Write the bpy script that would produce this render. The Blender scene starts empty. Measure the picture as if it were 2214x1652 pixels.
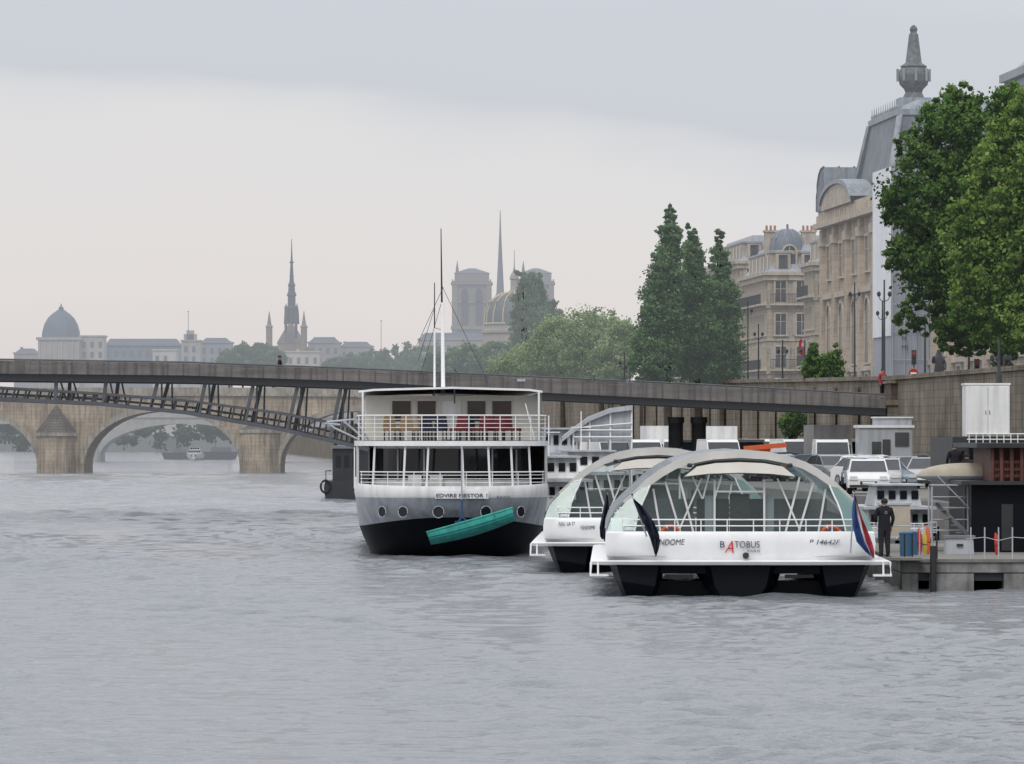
import bpy, bmesh, math, random
import numpy as np
from mathutils import Vector, Matrix
random.seed(4); rng=np.random.default_rng(4)
scene=bpy.context.scene
COL=scene.collection
F=12000.0; CX=1107.0; HY=945.0; H=4.6
TH=math.atan(0.066); CT=math.cos(TH); ST=math.sin(TH)
def WX(px,D): return (px-CX)/F*D
def WZ(py,D): return H+(HY-py)/F*D
def B(s,t,z=0): return (t*CT-s*ST, t*ST+s*CT, z)
def S(px,t):
    k=(px-CX)/F
    return t*(CT-k*ST)/(ST+k*CT)
def zup(s): return 7.0+max(0,min(s,1200)-316)*0.0078 if s<720 else 10.15

# ---------------------------------------------------------------- materials
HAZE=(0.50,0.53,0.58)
_m={}
def M(name,col,rough=.7,metal=0,var=.12,scale=1.0,bump=0.0,haze=0.0,blocks=None,stretch=(1,1,1),spec=0.4,streak=0.0,emit=None):
    if name in _m: return _m[name]
    m=bpy.data.materials.new(name); m.use_nodes=True; nt=m.node_tree; N=nt.nodes; L=nt.links
    p=N['Principled BSDF']; out=N['Material Output']
    p.inputs['Roughness'].default_value=rough; p.inputs['Metallic'].default_value=metal
    p.inputs['Specular IOR Level'].default_value=spec
    tc=N.new('ShaderNodeTexCoord'); mp=N.new('ShaderNodeMapping'); mp.inputs['Scale'].default_value=stretch
    L.new(tc.outputs['Object'],mp.inputs['Vector'])
    no=N.new('ShaderNodeTexNoise'); no.inputs['Scale'].default_value=scale; no.inputs['Detail'].default_value=6; no.inputs['Roughness'].default_value=.65
    L.new(mp.outputs[0],no.inputs['Vector'])
    mr=N.new('ShaderNodeMapRange'); mr.inputs['From Min'].default_value=.3; mr.inputs['From Max'].default_value=.7
    mr.inputs['To Min'].default_value=1-var*1.4; mr.inputs['To Max'].default_value=1+var
    L.new(no.outputs['Fac'],mr.inputs['Value'])
    mul=N.new('ShaderNodeVectorMath'); mul.operation='SCALE'; mul.inputs[0].default_value=col
    L.new(mr.outputs[0],mul.inputs['Scale'])
    cur=mul.outputs[0]; h=no.outputs['Fac']
    if streak>0:
        mp2=N.new('ShaderNodeMapping'); mp2.inputs['Scale'].default_value=(1.3,1.3,.12); L.new(tc.outputs['Object'],mp2.inputs['Vector'])
        n2=N.new('ShaderNodeTexNoise'); n2.inputs['Scale'].default_value=2.2; n2.inputs['Detail'].default_value=5; L.new(mp2.outputs[0],n2.inputs['Vector'])
        m2=N.new('ShaderNodeMapRange'); m2.inputs['From Min'].default_value=.45; m2.inputs['From Max'].default_value=.7; m2.inputs['To Min'].default_value=1; m2.inputs['To Max'].default_value=1-streak
        L.new(n2.outputs['Fac'],m2.inputs['Value'])
        s2=N.new('ShaderNodeVectorMath'); s2.operation='SCALE'; L.new(cur,s2.inputs[0]); L.new(m2.outputs[0],s2.inputs['Scale']); cur=s2.outputs[0]
    if blocks:
        sx=N.new('ShaderNodeSeparateXYZ'); L.new(tc.outputs['Object'],sx.inputs[0])
        ad=N.new('ShaderNodeMath'); ad.operation='ADD'; L.new(sx.outputs[0],ad.inputs[0]); L.new(sx.outputs[1],ad.inputs[1])
        cb=N.new('ShaderNodeCombineXYZ'); L.new(ad.outputs[0],cb.inputs[0]); L.new(sx.outputs[2],cb.inputs[1])
        br=N.new('ShaderNodeTexBrick'); br.inputs['Scale'].default_value=1; br.inputs['Brick Width'].default_value=blocks[0]; br.inputs['Row Height'].default_value=blocks[1]
        br.inputs['Mortar Size'].default_value=blocks[2]; br.inputs['Color1'].default_value=(1,1,1,1); br.inputs['Color2'].default_value=(.84,.84,.84,1); br.inputs['Mortar'].default_value=(.6,.6,.6,1)
        L.new(cb.outputs[0],br.inputs['Vector'])
        s3=N.new('ShaderNodeVectorMath'); s3.operation='MULTIPLY'; L.new(cur,s3.inputs[0]); L.new(br.outputs['Color'],s3.inputs[1]); cur=s3.outputs[0]
    L.new(cur,p.inputs['Base Color'])
    if bump>0:
        bp=N.new('ShaderNodeBump'); bp.inputs['Strength'].default_value=bump; bp.inputs['Distance'].default_value=.05
        L.new(h,bp.inputs['Height']); L.new(bp.outputs[0],p.inputs['Normal'])
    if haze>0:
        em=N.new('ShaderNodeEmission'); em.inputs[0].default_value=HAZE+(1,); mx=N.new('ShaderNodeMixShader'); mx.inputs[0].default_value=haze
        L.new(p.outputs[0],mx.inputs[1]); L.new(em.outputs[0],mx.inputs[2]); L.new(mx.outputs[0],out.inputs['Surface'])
    _m[name]=m; return m
def GLASS(name,col,fac=.25,rough=.05,tint=(.80,.87,.86)):
    if name in _m: return _m[name]
    m=bpy.data.materials.new(name); m.use_nodes=True; nt=m.node_tree; N=nt.nodes; L=nt.links
    p=N['Principled BSDF']; out=N['Material Output']; p.inputs['Base Color'].default_value=col+(1,); p.inputs['Roughness'].default_value=rough
    tr=N.new('ShaderNodeBsdfTransparent'); tr.inputs[0].default_value=tint+(1,)
    tc=N.new('ShaderNodeTexCoord'); no=N.new('ShaderNodeTexNoise'); no.inputs['Scale'].default_value=.8; L.new(tc.outputs['Object'],no.inputs['Vector'])
    mr=N.new('ShaderNodeMapRange'); mr.inputs['To Min'].default_value=fac*.7; mr.inputs['To Max'].default_value=fac*1.3; L.new(no.outputs['Fac'],mr.inputs['Value'])
    mx=N.new('ShaderNodeMixShader'); L.new(mr.outputs[0],mx.inputs[0]); L.new(tr.outputs[0],mx.inputs[1]); L.new(p.outputs[0],mx.inputs[2]); L.new(mx.outputs[0],out.inputs['Surface'])
    _m[name]=m; return m
def LEAF(name,dark,light,haze=0.0):
    if name in _m: return _m[name]
    m=bpy.data.materials.new(name); m.use_nodes=True; nt=m.node_tree; N=nt.nodes; L=nt.links
    N.remove(N['Principled BSDF']); out=N['Material Output']
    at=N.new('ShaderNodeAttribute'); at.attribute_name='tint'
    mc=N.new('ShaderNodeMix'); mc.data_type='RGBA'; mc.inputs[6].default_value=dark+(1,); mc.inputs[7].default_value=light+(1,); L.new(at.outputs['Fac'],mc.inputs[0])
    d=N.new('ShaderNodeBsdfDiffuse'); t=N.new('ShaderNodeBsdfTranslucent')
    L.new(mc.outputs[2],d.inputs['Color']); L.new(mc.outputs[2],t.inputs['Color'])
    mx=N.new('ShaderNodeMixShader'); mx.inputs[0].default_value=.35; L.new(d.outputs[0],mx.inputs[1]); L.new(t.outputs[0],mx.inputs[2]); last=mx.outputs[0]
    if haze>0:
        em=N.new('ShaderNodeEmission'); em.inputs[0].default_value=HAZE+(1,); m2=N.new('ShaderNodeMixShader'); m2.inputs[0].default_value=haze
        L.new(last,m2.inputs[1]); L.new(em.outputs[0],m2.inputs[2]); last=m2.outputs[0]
    L.new(last,out.inputs['Surface']); _m[name]=m; return m

# ---------------------------------------------------------------- mesh builder
class MB:
    def __init__(s): s.v=[];s.f=[];s.m=[];s.mats=[]
    def mi(s,mat):
        if mat not in s.mats: s.mats.append(mat)
        return s.mats.index(mat)
    def add(s,vs,fs,mat):
        o=len(s.v); s.v+= [tuple(v) for v in vs]; k=s.mi(mat)
        for f in fs: s.f.append([o+i for i in f]); s.m.append(k)
    def box(s,x0,x1,y0,y1,z0,z1,mat,tx=0,ty=0):
        vs=[(x0,y0,z0),(x1,y0,z0),(x1,y1,z0),(x0,y1,z0),(x0+tx,y0+ty,z1),(x1-tx,y0+ty,z1),(x1-tx,y1-ty,z1),(x0+tx,y1-ty,z1)]
        s.add(vs,[(0,3,2,1),(4,5,6,7),(0,1,5,4),(1,2,6,5),(2,3,7,6),(3,0,4,7)],mat)
    def beam(s,a,b,w,h,mat):
        a=Vector(a);b=Vector(b);d=(b-a).normalized(); up=Vector((0,0,1)) if abs(d.z)<.95 else Vector((0,1,0))
        sd=d.cross(up).normalized(); u=sd.cross(d).normalized(); sd*=w/2; u*=h/2
        vs=[a-sd-u,a+sd-u,a+sd+u,a-sd+u,b-sd-u,b+sd-u,b+sd+u,b-sd+u]
        s.add(vs,[(0,1,2,3),(7,6,5,4),(0,4,5,1),(1,5,6,2),(2,6,7,3),(3,7,4,0)],mat)
    def tube(s,pts,r,mat,n=6,closed=False):
        pts=[Vector(p) for p in pts]; k=len(pts); R=r if isinstance(r,(list,tuple)) else [r]*k; vs=[];fs=[]
        for i,p in enumerate(pts):
            if closed: d=pts[(i+1)%k]-pts[i-1]
            else: d=pts[min(i+1,k-1)]-pts[max(i-1,0)]
            d.normalize(); up=Vector((0,0,1)) if abs(d.z)<.9 else Vector((1,0,0))
            sd=d.cross(up).normalized(); u=sd.cross(d)
            for j in range(n):
                a=2*math.pi*j/n; vs.append(p+(sd*math.cos(a)+u*math.sin(a))*R[i])
        for i in range(k if closed else k-1):
            for j in range(n):
                a=i*n+j;b=i*n+(j+1)%n;c=((i+1)%k)*n+(j+1)%n;d=((i+1)%k)*n+j; fs.append((a,b,c,d))
        if not closed: fs.append(tuple(range(n))[::-1]); fs.append(tuple(range((k-1)*n,k*n)))
        s.add(vs,fs,mat)
    def rev(s,prof,mat,n=16,c=(0,0,0),sy=1.0,rot=0):
        vs=[];fs=[]
        for r,z in prof:
            for j in range(n):
                a=2*math.pi*j/n+rot; vs.append((c[0]+r*math.cos(a),c[1]+r*math.sin(a)*sy,c[2]+z))
        for i in range(len(prof)-1):
            for j in range(n): fs.append((i*n+j,i*n+(j+1)%n,(i+1)*n+(j+1)%n,(i+1)*n+j))
        fs.append(tuple(range(n))[::-1]); fs.append(tuple(range((len(prof)-1)*n,len(prof)*n)))
        s.add(vs,fs,mat)
    def grid(s,rows,mat,closed=False):
        n=len(rows[0]); vs=[p for r in rows for p in r]; fs=[]
        for i in range(len(rows)-1):
            for j in range(n if closed else n-1): fs.append((i*n+j,i*n+(j+1)%n,(i+1)*n+(j+1)%n,(i+1)*n+j))
        s.add(vs,fs,mat)
    def prism(s,pts,y0,y1,mat):
        n=len(pts); vs=[(x,y0,z) for x,z in pts]+[(x,y1,z) for x,z in pts]
        fs=[tuple(range(n)),tuple(range(n,2*n))[::-1]]+[(i,(i+1)%n,n+(i+1)%n,n+i) for i in range(n)]
        s.add(vs,fs,mat)
    def prismx(s,pts,x0,x1,mat):
        n=len(pts); vs=[(x0,y,z) for y,z in pts]+[(x1,y,z) for y,z in pts]
        fs=[tuple(range(n))[::-1],tuple(range(n,2*n))]+[(i,n+i,n+(i+1)%n,(i+1)%n) for i in range(n)]
        s.add(vs,fs,mat)
    def mesh(s,name,smooth=False):
        me=bpy.data.meshes.new(name); me.from_pydata(s.v,[],s.f)
        for m in s.mats: me.materials.append(m)
        me.polygons.foreach_set('material_index',s.m)
        me.update()
        bm=bmesh.new(); bm.from_mesh(me); bmesh.ops.recalc_face_normals(bm,faces=bm.faces); bm.to_mesh(me); bm.free()
        if smooth:
            me.polygons.foreach_set('use_smooth',[True]*len(me.polygons))
            try: me.set_sharp_from_angle(angle=math.radians(35))
            except Exception: pass
        return me
    def make(s,name,parent=None,smooth=False,loc=(0,0,0),rot=(0,0,0),label=None):
        return part(name,s.mesh(name,smooth),parent,loc,rot,label)
def part(name,me,parent=None,loc=(0,0,0),rot=(0,0,0),label=None):
    o=bpy.data.objects.new(name,me); COL.objects.link(o); o.location=loc; o.rotation_euler=rot
    if parent: o.parent=parent
    if label: o['label']=label
    return o
def top(o,label,cat,group=None):
    o['label']=label; o['category']=cat
    if group: o['group']=group
    return o
def thing(name,label,cat,loc=(0,0,0),rz=0,group=None,rot=None):
    o=bpy.data.objects.new(name,None); COL.objects.link(o); o.location=loc; o.rotation_euler=rot or (0,0,rz); o.empty_display_size=.5
    return top(o,label,cat,group)
def structure(o): o['kind']='structure'; return o
def text(s,size,mat,parent,loc,name='lettering',shear=0,depth=.006,width=None,rot=(math.pi/2,0,0),bold=0):
    cu=bpy.data.curves.new('t','FONT'); cu.body=s; cu.size=size; cu.align_x='CENTER'; cu.shear=shear; cu.extrude=depth; cu.offset=bold
    ob=bpy.data.objects.new('t',cu); COL.objects.link(ob); dg=bpy.context.evaluated_depsgraph_get(); me=bpy.data.meshes.new_from_object(ob.evaluated_get(dg))
    bpy.data.objects.remove(ob); me.materials.clear(); me.materials.append(mat)
    o=part(name,me,parent,loc,rot)
    if width:
        xs=[v.co.x for v in me.vertices]; w=max(xs)-min(xs); o.scale=(width/w,1,1)
    return o

# ---------------------------------------------------------------- common materials
white=M('white_paint',(.76,.76,.75),.35,var=.07,scale=.7,streak=.2)
white2=M('clean_white_enamel',(.82,.82,.82),.3,var=.05,scale=.9,streak=.06)
cream=M('cream_paint',(.68,.65,.58),.5,var=.08)
lgrey=M('pale_grey_paint',(.44,.46,.49),.4,var=.1,scale=.6,streak=.25)
mgrey=M('mid_grey_paint',(.18,.19,.21),.5,var=.2)
silver=M('brushed_aluminium',(.60,.585,.55),.4,metal=.15,var=.1)
black=M('black_hull_paint',(.004,.005,.009),.5,var=.3,scale=.8,bump=.1,spec=.15)
dark=M('dark_metal',(.03,.032,.035),.5,var=.2)
dwin=M('dark_window_glass',(.010,.012,.015),.06,var=.2,spec=.45)
bwin=M('brown_tinted_glass',(.05,.035,.03),.1,var=.3)
rubber=M('black_rubber',(.02,.02,.02),.8)
red=M('red_paint',(.45,.03,.025),.45)
orange=M('orange_plastic',(.60,.12,.04),.45)
yellow=M('yellow_paint',(.50,.36,.05),.5)
teal=M('weathered_teal_paint',(.035,.34,.29),.5,var=.25,scale=1.8,streak=.35,bump=.2)
teal2=M('dark_teal_paint',(.012,.13,.13),.5)
navy=M('navy_cloth',(.012,.016,.035),.8,var=.3)
blue=M('blue_cloth',(.03,.07,.22),.8)
wcloth=M('white_cloth',(.62,.62,.62),.85)
rcloth=M('red_cloth',(.36,.03,.05),.85)
ink=M('dark_blue_lettering_ink',(.06,.07,.10),.5)
rink=M('red_lettering_ink',(.6,.03,.03),.5)
wood=M('red_brown_timber',(.11,.04,.03),.6,var=.3,stretch=(6,6,1))
deckw=M('grey_deck_planks',(.20,.19,.17),.8,var=.25,stretch=(1,8,1))
concrete=M('pontoon_concrete',(.23,.23,.22),.85,var=.35,scale=1.2,bump=.3,streak=.5)
skin=M('skin',(.42,.24,.17),.55); hairm=M('dark_hair',(.02,.015,.012),.7)
vglass=GLASS('clear_vault_glass',(.18,.23,.22),.30)
fglass=GLASS('front_screen_glass',(.24,.28,.27),.24)
tglass=GLASS('green_tinted_glass',(.20,.31,.29),.70,tint=(.7,.85,.82))
beige=M('beige_canvas',(.44,.39,.31),.8,var=.15)

# ---------------------------------------------------------------- world
w=bpy.data.worlds.new('World'); scene.world=w; w.use_nodes=True; nt=w.node_tree; N=nt.nodes; L=nt.links
for n in list(N): N.remove(n)
out=N.new('ShaderNodeOutputWorld'); bg=N.new('ShaderNodeBackground'); bg.inputs['Strength'].default_value=1.0
sky=N.new('ShaderNodeTexSky'); sky.sky_type='NISHITA'; sky.sun_disc=False; sky.sun_elevation=math.radians(48); sky.sun_rotation=math.radians(200); sky.air_density=1.2; sky.dust_density=3
tc=N.new('ShaderNodeTexCoord'); sp=N.new('ShaderNodeSeparateXYZ'); L.new(tc.outputs['Generated'],sp.inputs[0])
mp=N.new('ShaderNodeMapping'); mp.inputs['Scale'].default_value=(9,9,38); L.new(tc.outputs['Generated'],mp.inputs['Vector'])
no=N.new('ShaderNodeTexNoise'); no.inputs['Scale'].default_value=1; no.inputs['Detail'].default_value=5; no.inputs['Roughness'].default_value=.5; L.new(mp.outputs[0],no.inputs['Vector'])
a1=N.new('ShaderNodeMath'); a1.operation='MULTIPLY_ADD'; a1.inputs[1].default_value=.036; L.new(no.outputs['Fac'],a1.inputs[0]); L.new(sp.outputs[2],a1.inputs[2])
a2=N.new('ShaderNodeMath'); a2.operation='MULTIPLY_ADD'; a2.inputs[1].default_value=.06; L.new(sp.outputs[0],a2.inputs[0]); L.new(a1.outputs[0],a2.inputs[2])
a3=N.new('ShaderNodeMath'); a3.operation='SUBTRACT'; a3.inputs[1].default_value=.016; L.new(a2.outputs[0],a3.inputs[0])
mr=N.new('ShaderNodeMapRange'); mr.inputs['From Min'].default_value=0; mr.inputs['From Max'].default_value=.1; L.new(a3.outputs[0],mr.inputs['Value'])
cr=N.new('ShaderNodeValToRGB'); L.new(mr.outputs[0],cr.inputs[0])
def lin(c): return tuple(((x/255+.055)/1.055)**2.4 if x>10 else x/255/12.92 for x in c)+(1,)
stops=[(0,(221,216,215)),(.22,(228,222,220)),(.42,(227,224,223)),(.52,(225,224,225)),(.57,(219,220,223)),(.64,(205,209,216)),(.8,(207,211,219)),(1,(218,220,226))]
while len(cr.color_ramp.elements)<len(stops): cr.color_ramp.elements.new(.5)
for e,(p,c) in zip(cr.color_ramp.elements,stops): e.position=p
for e,(p,c) in zip(cr.color_ramp.elements,stops): e.color=lin(c)
m2=N.new('ShaderNodeMapRange'); m2.inputs['From Min'].default_value=.085; m2.inputs['From Max'].default_value=.40; m2.interpolation_type='SMOOTHSTEP'; L.new(sp.outputs[2],m2.inputs['Value'])
mx=N.new('ShaderNodeMix'); mx.data_type='RGBA'; L.new(m2.outputs[0],mx.inputs[0]); L.new(cr.outputs[0],mx.inputs[6]); mx.inputs[7].default_value=(1.12,1.15,1.22,1)
sc=N.new('ShaderNodeVectorMath'); sc.operation='SCALE'; sc.inputs['Scale'].default_value=.1; L.new(sky.outputs[0],sc.inputs[0])
mm=N.new('ShaderNodeMix'); mm.data_type='RGBA'; mm.inputs[0].default_value=.03; L.new(mx.outputs[2],mm.inputs[6]); L.new(sc.outputs[0],mm.inputs[7])
L.new(mm.outputs[2],bg.inputs['Color']); L.new(bg.outputs[0],out.inputs[0])
sl=bpy.data.lights.new('sun','SUN'); sl.energy=1.1; sl.angle=math.radians(18); sl.color=(1,.97,.92)
so=bpy.data.objects.new('sun',sl); COL.objects.link(so); so.rotation_euler=(math.radians(42),0,math.radians(-20))

# ---------------------------------------------------------------- camera
cam=bpy.data.cameras.new('camera'); co=bpy.data.objects.new('camera',cam); COL.objects.link(co); scene.camera=co
cam.lens=36*F/2214; cam.sensor_width=36; cam.clip_start=1; cam.clip_end=20000
co.location=(0,0,H); co.rotation_euler=(math.pi/2+math.atan((HY-826)/F),0,0)
scene.view_settings.view_transform='Standard'; scene.view_settings.look='None'; scene.view_settings.exposure=0

# ---------------------------------------------------------------- water (real wave relief)
def build_water():
    m=bpy.data.materials.new('river_water'); m.use_nodes=True; nt=m.node_tree; N=nt.nodes; L=nt.links
    p=N['Principled BSDF']; p.inputs['Base Color'].default_value=(.195,.207,.225,1); p.inputs['Roughness'].default_value=.09; p.inputs['IOR'].default_value=1.33
    g=N.new('ShaderNodeNewGeometry')
    mp=N.new('ShaderNodeMapping'); mp.inputs['Scale'].default_value=(.8,1,1); L.new(g.outputs['Position'],mp.inputs['Vector'])
    n=N.new('ShaderNodeTexNoise'); n.inputs['Scale'].default_value=3.0; n.inputs['Detail'].default_value=5; n.inputs['Roughness'].default_value=.65; L.new(mp.outputs[0],n.inputs['Vector'])
    bp=N.new('ShaderNodeBump'); bp.inputs['Distance'].default_value=.14; bp.inputs['Strength'].default_value=.9; L.new(n.outputs['Fac'],bp.inputs['Height']); L.new(bp.outputs[0],p.inputs['Normal'])
    r=np.random.default_rng(8)
    ys=[66.0]; g_=.0021
    while ys[-1]<760: ys.append(ys[-1]*(1+g_))
    ys=np.array(ys); nc=420; u=np.linspace(-1,1,nc)
    Y=np.repeat(ys[:,None],nc,1); X=u[None,:]*Y*.125+r.uniform(-.02,.02,size=Y.shape)*(Y/80)
    Z=np.zeros_like(X); stepy=(ys*g_)[:,None]
    K=120; lam=np.exp(r.uniform(np.log(.34),np.log(4),K)); ang=r.normal(1.5,.5,K)
    P=np.zeros_like(X)
    for k in range(14):
        l=r.uniform(7,45); a=r.uniform(0,6.28); P+=np.sin(2*np.pi*(X*math.cos(a)*.7+Y*math.sin(a)*.4)/l+r.uniform(0,6.28))
    P=np.clip(.80+.17*P+.35*np.clip(X/7,0,1)*np.clip((135-Y)/30,0,1),.25,1.8)
    for k in range(K):
        q=2*np.pi/lam[k]; slope=.037*(1.0 if lam[k]<1.5 else (1.5/lam[k])**.9); amp=slope/q
        att=np.clip((lam[k]/(2.4*stepy)-.8)/.8,0,1)*(1+.9*np.clip((Y-130)/250,0,1))
        ph=q*(X*math.cos(ang[k])+Y*math.sin(ang[k]))+r.uniform(0,6.28)+.9*np.sin(X*.51+k)+.9*np.sin(Y*.27+k*2)
        Z+=amp*att*(np.sin(ph)+.3*np.cos(2*ph))
    Z*=P
    c1=338+X*.06+1.2*np.sin(X*.5)+.5*np.sin(X*1.7); e=np.exp(-((Y-c1)/1.5)**2)*(X<0); Z+=.2*e*np.sin((Y-c1)*2.0+.7*np.sin(X*1.3))*(.6+.4*np.sin(X*1.1)*np.sin(X*.37))
    c2=655+X*.02; e=np.exp(-((Y-c2)/7)**2); Z+=.25*e*np.sin((Y-c2)*.7+np.sin(X*.3))
    V=np.stack([X,Y,Z],-1).reshape(-1,3); nr=len(ys)
    i=np.arange(nr-1)[:,None]*nc+np.arange(nc-1)[None,:]; Fq=np.stack([i,i+1,i+nc+1,i+nc],-1).reshape(-1,4)
    base=len(V); V=np.concatenate([V,np.array([[-1500,-300,-.4],[1500,-300,-.4],[1500,4000,-.4],[-1500,4000,-.4]])]); Fq=np.concatenate([Fq,[[base,base+1,base+2,base+3]]])
    me=bpy.data.meshes.new('water'); me.vertices.add(len(V)); me.vertices.foreach_set('co',V.ravel()); nl=len(Fq)*4; me.loops.add(nl); me.loops.foreach_set('vertex_index',Fq.ravel().astype(np.int32))
    me.polygons.add(len(Fq)); me.polygons.foreach_set('loop_start',np.arange(0,nl,4,dtype=np.int32)); me.polygons.foreach_set('use_smooth',np.ones(len(Fq),dtype=bool)); me.update(calc_edges=True); me.materials.append(m)
    structure(part('water',me))
build_water()

# ---------------------------------------------------------------- quays and ground
qstone=M('quay_limestone',(.25,.215,.17),.9,var=.3,scale=.35,bump=.3,blocks=(1.1,.42,.02),streak=.5)
paving=M('quay_paving',(.20,.19,.175),.9,var=.2,scale=.6)
asphalt=M('street_asphalt',(.06,.06,.062),.9,var=.2,scale=.8)
T0,T1=29.1,42.6
mb=MB()
ss=[150,250,400,600,704]
mb.grid([[B(s,T0,-1) for s in ss],[B(s,T0,2.2) for s in ss],[B(s,T1-.02,2.2) for s in ss]],paving); structure(mb.make('lower_quay'))
mb=MB()
su=[150,316,400,500,600,719.9,720,1100,1500,1950]
mb.grid([[B(s,T1+.45,zup(s)) for s in su],[B(s,400,zup(s)) for s in su]],asphalt); structure(mb.make('upper_quay_street'))
o=thing('quay_wall','tall limestone river quay wall with coping','wall')
mb=MB(); mb.grid([[B(s,T1,-1) for s in su],[B(s,T1,zup(s)+.85) for s in su],[B(s,T1+.45,zup(s)+.85) for s in su],[B(s,T1+.45,zup(s)-1) for s in su]],qstone); mb.make('wall',o)
mb=MB(); 
for i in range(len(su)-1):
    a=B(su[i],T1+.2,zup(su[i])+.98); b=B(su[i+1],T1+.2,zup(su[i+1])+.98); mb.beam(a,b,.75,.24,qstone)
mb.make('coping',o)
for s in np.arange(330,520,11.0):
    mb=MB(); x,y,_=B(s,T1-.15); mb.box(x-.3,x+.02,y-.6,y+.6,2.0,zup(s)+.5,qstone); mb.make('buttress',o)
mb=MB(); gm=M('distant_ground',(.1,.11,.09),.9,haze=.4)
mb.add([(-2500,1960,5),(2500,1960,5),(2500,9000,5),(-2500,9000,5)],[(0,1,2,3)],gm); mb.add([(-2500,1960,-1),(2500,1960,-1),(2500,1960,5),(-2500,1960,5)],[(0,1,2,3)],gm); structure(mb.make('far_bank_ground'))

# ---------------------------------------------------------------- trees
def crown_mesh(ells,n,size,seed,elong=.65,clf=.3):
    r=np.random.default_rng(seed); wts=np.array([e[3]*e[5]+.01 for e in ells]); wts/=wts.sum(); C=[];T=[]
    for e,wt in zip(ells,wts):
        k=max(14,int(n*wt/60)); c=np.array(e[:3]); R=np.array(e[3:6])
        d=r.normal(size=(k,3)); d/=np.linalg.norm(d,axis=1)[:,None]; rad=r.uniform(.15,1.0,size=(k,1))**.5
        rad*=1+.14*np.sin(d[:,:1]*7+seed)*np.cos(d[:,2:]*6+seed*2)
        cc=c+d*rad*R*.95; cr=clf*min(R[0],R[2])*r.uniform(.25,1.0,size=k)
        m=max(4,int(n*wt/k))
        for q in range(k):
            g=r.normal(size=(m,3))*cr[q]*np.array([.58,.58,.44]); C.append(cc[q]+g)
            outer=float(rad[q,0]); tt=.20+.26*outer+.17*r.normal()+.35*np.clip(g[:,2]/(cr[q]+1e-6),-1,1)+.16*r.normal(size=m)+.2*(cc[q][2]-c[2])/R[2]; T.append(tt)  # leaf tint carries painted shade: clump tops and outer crown lighter, insides darker
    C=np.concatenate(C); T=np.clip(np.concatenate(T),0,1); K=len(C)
    a=r.normal(size=(K,3)); a/=np.linalg.norm(a,axis=1)[:,None]; b=np.cross(a,r.normal(size=(K,3))); b/=np.linalg.norm(b,axis=1)[:,None]
    s=size*r.uniform(.6,1.3,size=(K,1)); a=a*s; b=b*s*elong
    V=np.stack([C-a,C-b*.9+a*.1,C+a,C+b],axis=1).reshape(-1,3)
    me=bpy.data.meshes.new('crown'); me.vertices.add(4*K); me.vertices.foreach_set('co',V.ravel()); me.loops.add(4*K); me.loops.foreach_set('vertex_index',np.arange(4*K,dtype=np.int32))
    me.polygons.add(K); me.polygons.foreach_set('loop_start',np.arange(0,4*K,4,dtype=np.int32)); me.update(calc_edges=True)
    at=me.attributes.new('tint','FLOAT','FACE'); at.data.foreach_set('value',T.astype(np.float32)); return me
bark=M('tree_bark',(.06,.05,.04),.9,var=.3,scale=3,bump=.4)
def tree(label,loc,ells,n,size,mat,seed,tr=.35,hz=None,clf=.3,cat='tree',limbs=7,name='tree',trunk_pts=None):
    o=thing(name,label,cat,loc); r=random.Random(seed)
    bk=bark if not hz else M('tree_bark_haze%d'%int(hz*100),(.06,.05,.04),.9,haze=hz)
    mb=MB(); zs=[e[2] for e in ells]; top_e=max(ells,key=lambda e:e[2])
    tp=trunk_pts or [(0,0,-.3),(.1,0,min(zs)*.4),(top_e[0]*.3,0,min(zs)*.9),(top_e[0]*.8,top_e[1]*.8,top_e[2])]
    k=len(tp); mb.tube(tp,[tr*(1-.8*i/(k-1)) for i in range(k)],bk,8)
    for i in range(limbs):
        e=r.choice(ells); st=Vector(tp[1]).lerp(Vector(tp[2]),r.uniform(.3,1)); en=Vector((e[0]+r.uniform(-.6,.6)*e[3],e[1]+r.uniform(-.5,.5)*e[4],e[2]+r.uniform(-.2,.6)*e[5])); md=st.lerp(en,.5)+Vector((0,0,.1*(en-st).length))
        mb.tube([st,md,en],[tr*.4,tr*.22,tr*.07],bk,5)
    mb.make('trunk',o,True)
    me=crown_mesh(ells,n,size,seed,clf=clf); me.materials.append(mat); part('crown',me,o); return o
def pxell(lst,base,D):
    sc=F/D; return [((p[0]-CX)/sc-base[0], (p[4] if len(p)>4 else 0), WZ(p[1],D)-base[2], p[2]/sc, p[2]/sc*.9, p[3]/sc) for p in lst]
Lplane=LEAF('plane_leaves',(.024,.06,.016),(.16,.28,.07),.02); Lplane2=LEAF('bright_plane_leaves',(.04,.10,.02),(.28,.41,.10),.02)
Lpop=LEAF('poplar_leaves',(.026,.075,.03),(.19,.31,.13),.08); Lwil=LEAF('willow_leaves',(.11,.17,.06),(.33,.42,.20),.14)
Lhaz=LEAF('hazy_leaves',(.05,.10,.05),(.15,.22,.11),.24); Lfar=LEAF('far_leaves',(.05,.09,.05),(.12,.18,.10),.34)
D=292; b=(WX(2190,D),D,7.0)
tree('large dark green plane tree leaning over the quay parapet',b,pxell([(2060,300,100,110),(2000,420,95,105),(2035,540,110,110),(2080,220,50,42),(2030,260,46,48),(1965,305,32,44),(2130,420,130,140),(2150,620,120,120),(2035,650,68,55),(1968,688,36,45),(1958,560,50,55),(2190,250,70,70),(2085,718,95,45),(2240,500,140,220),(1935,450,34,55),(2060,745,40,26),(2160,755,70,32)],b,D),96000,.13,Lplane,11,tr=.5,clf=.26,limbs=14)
D=266; b=(WX(2275,D),D,7.0)
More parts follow.
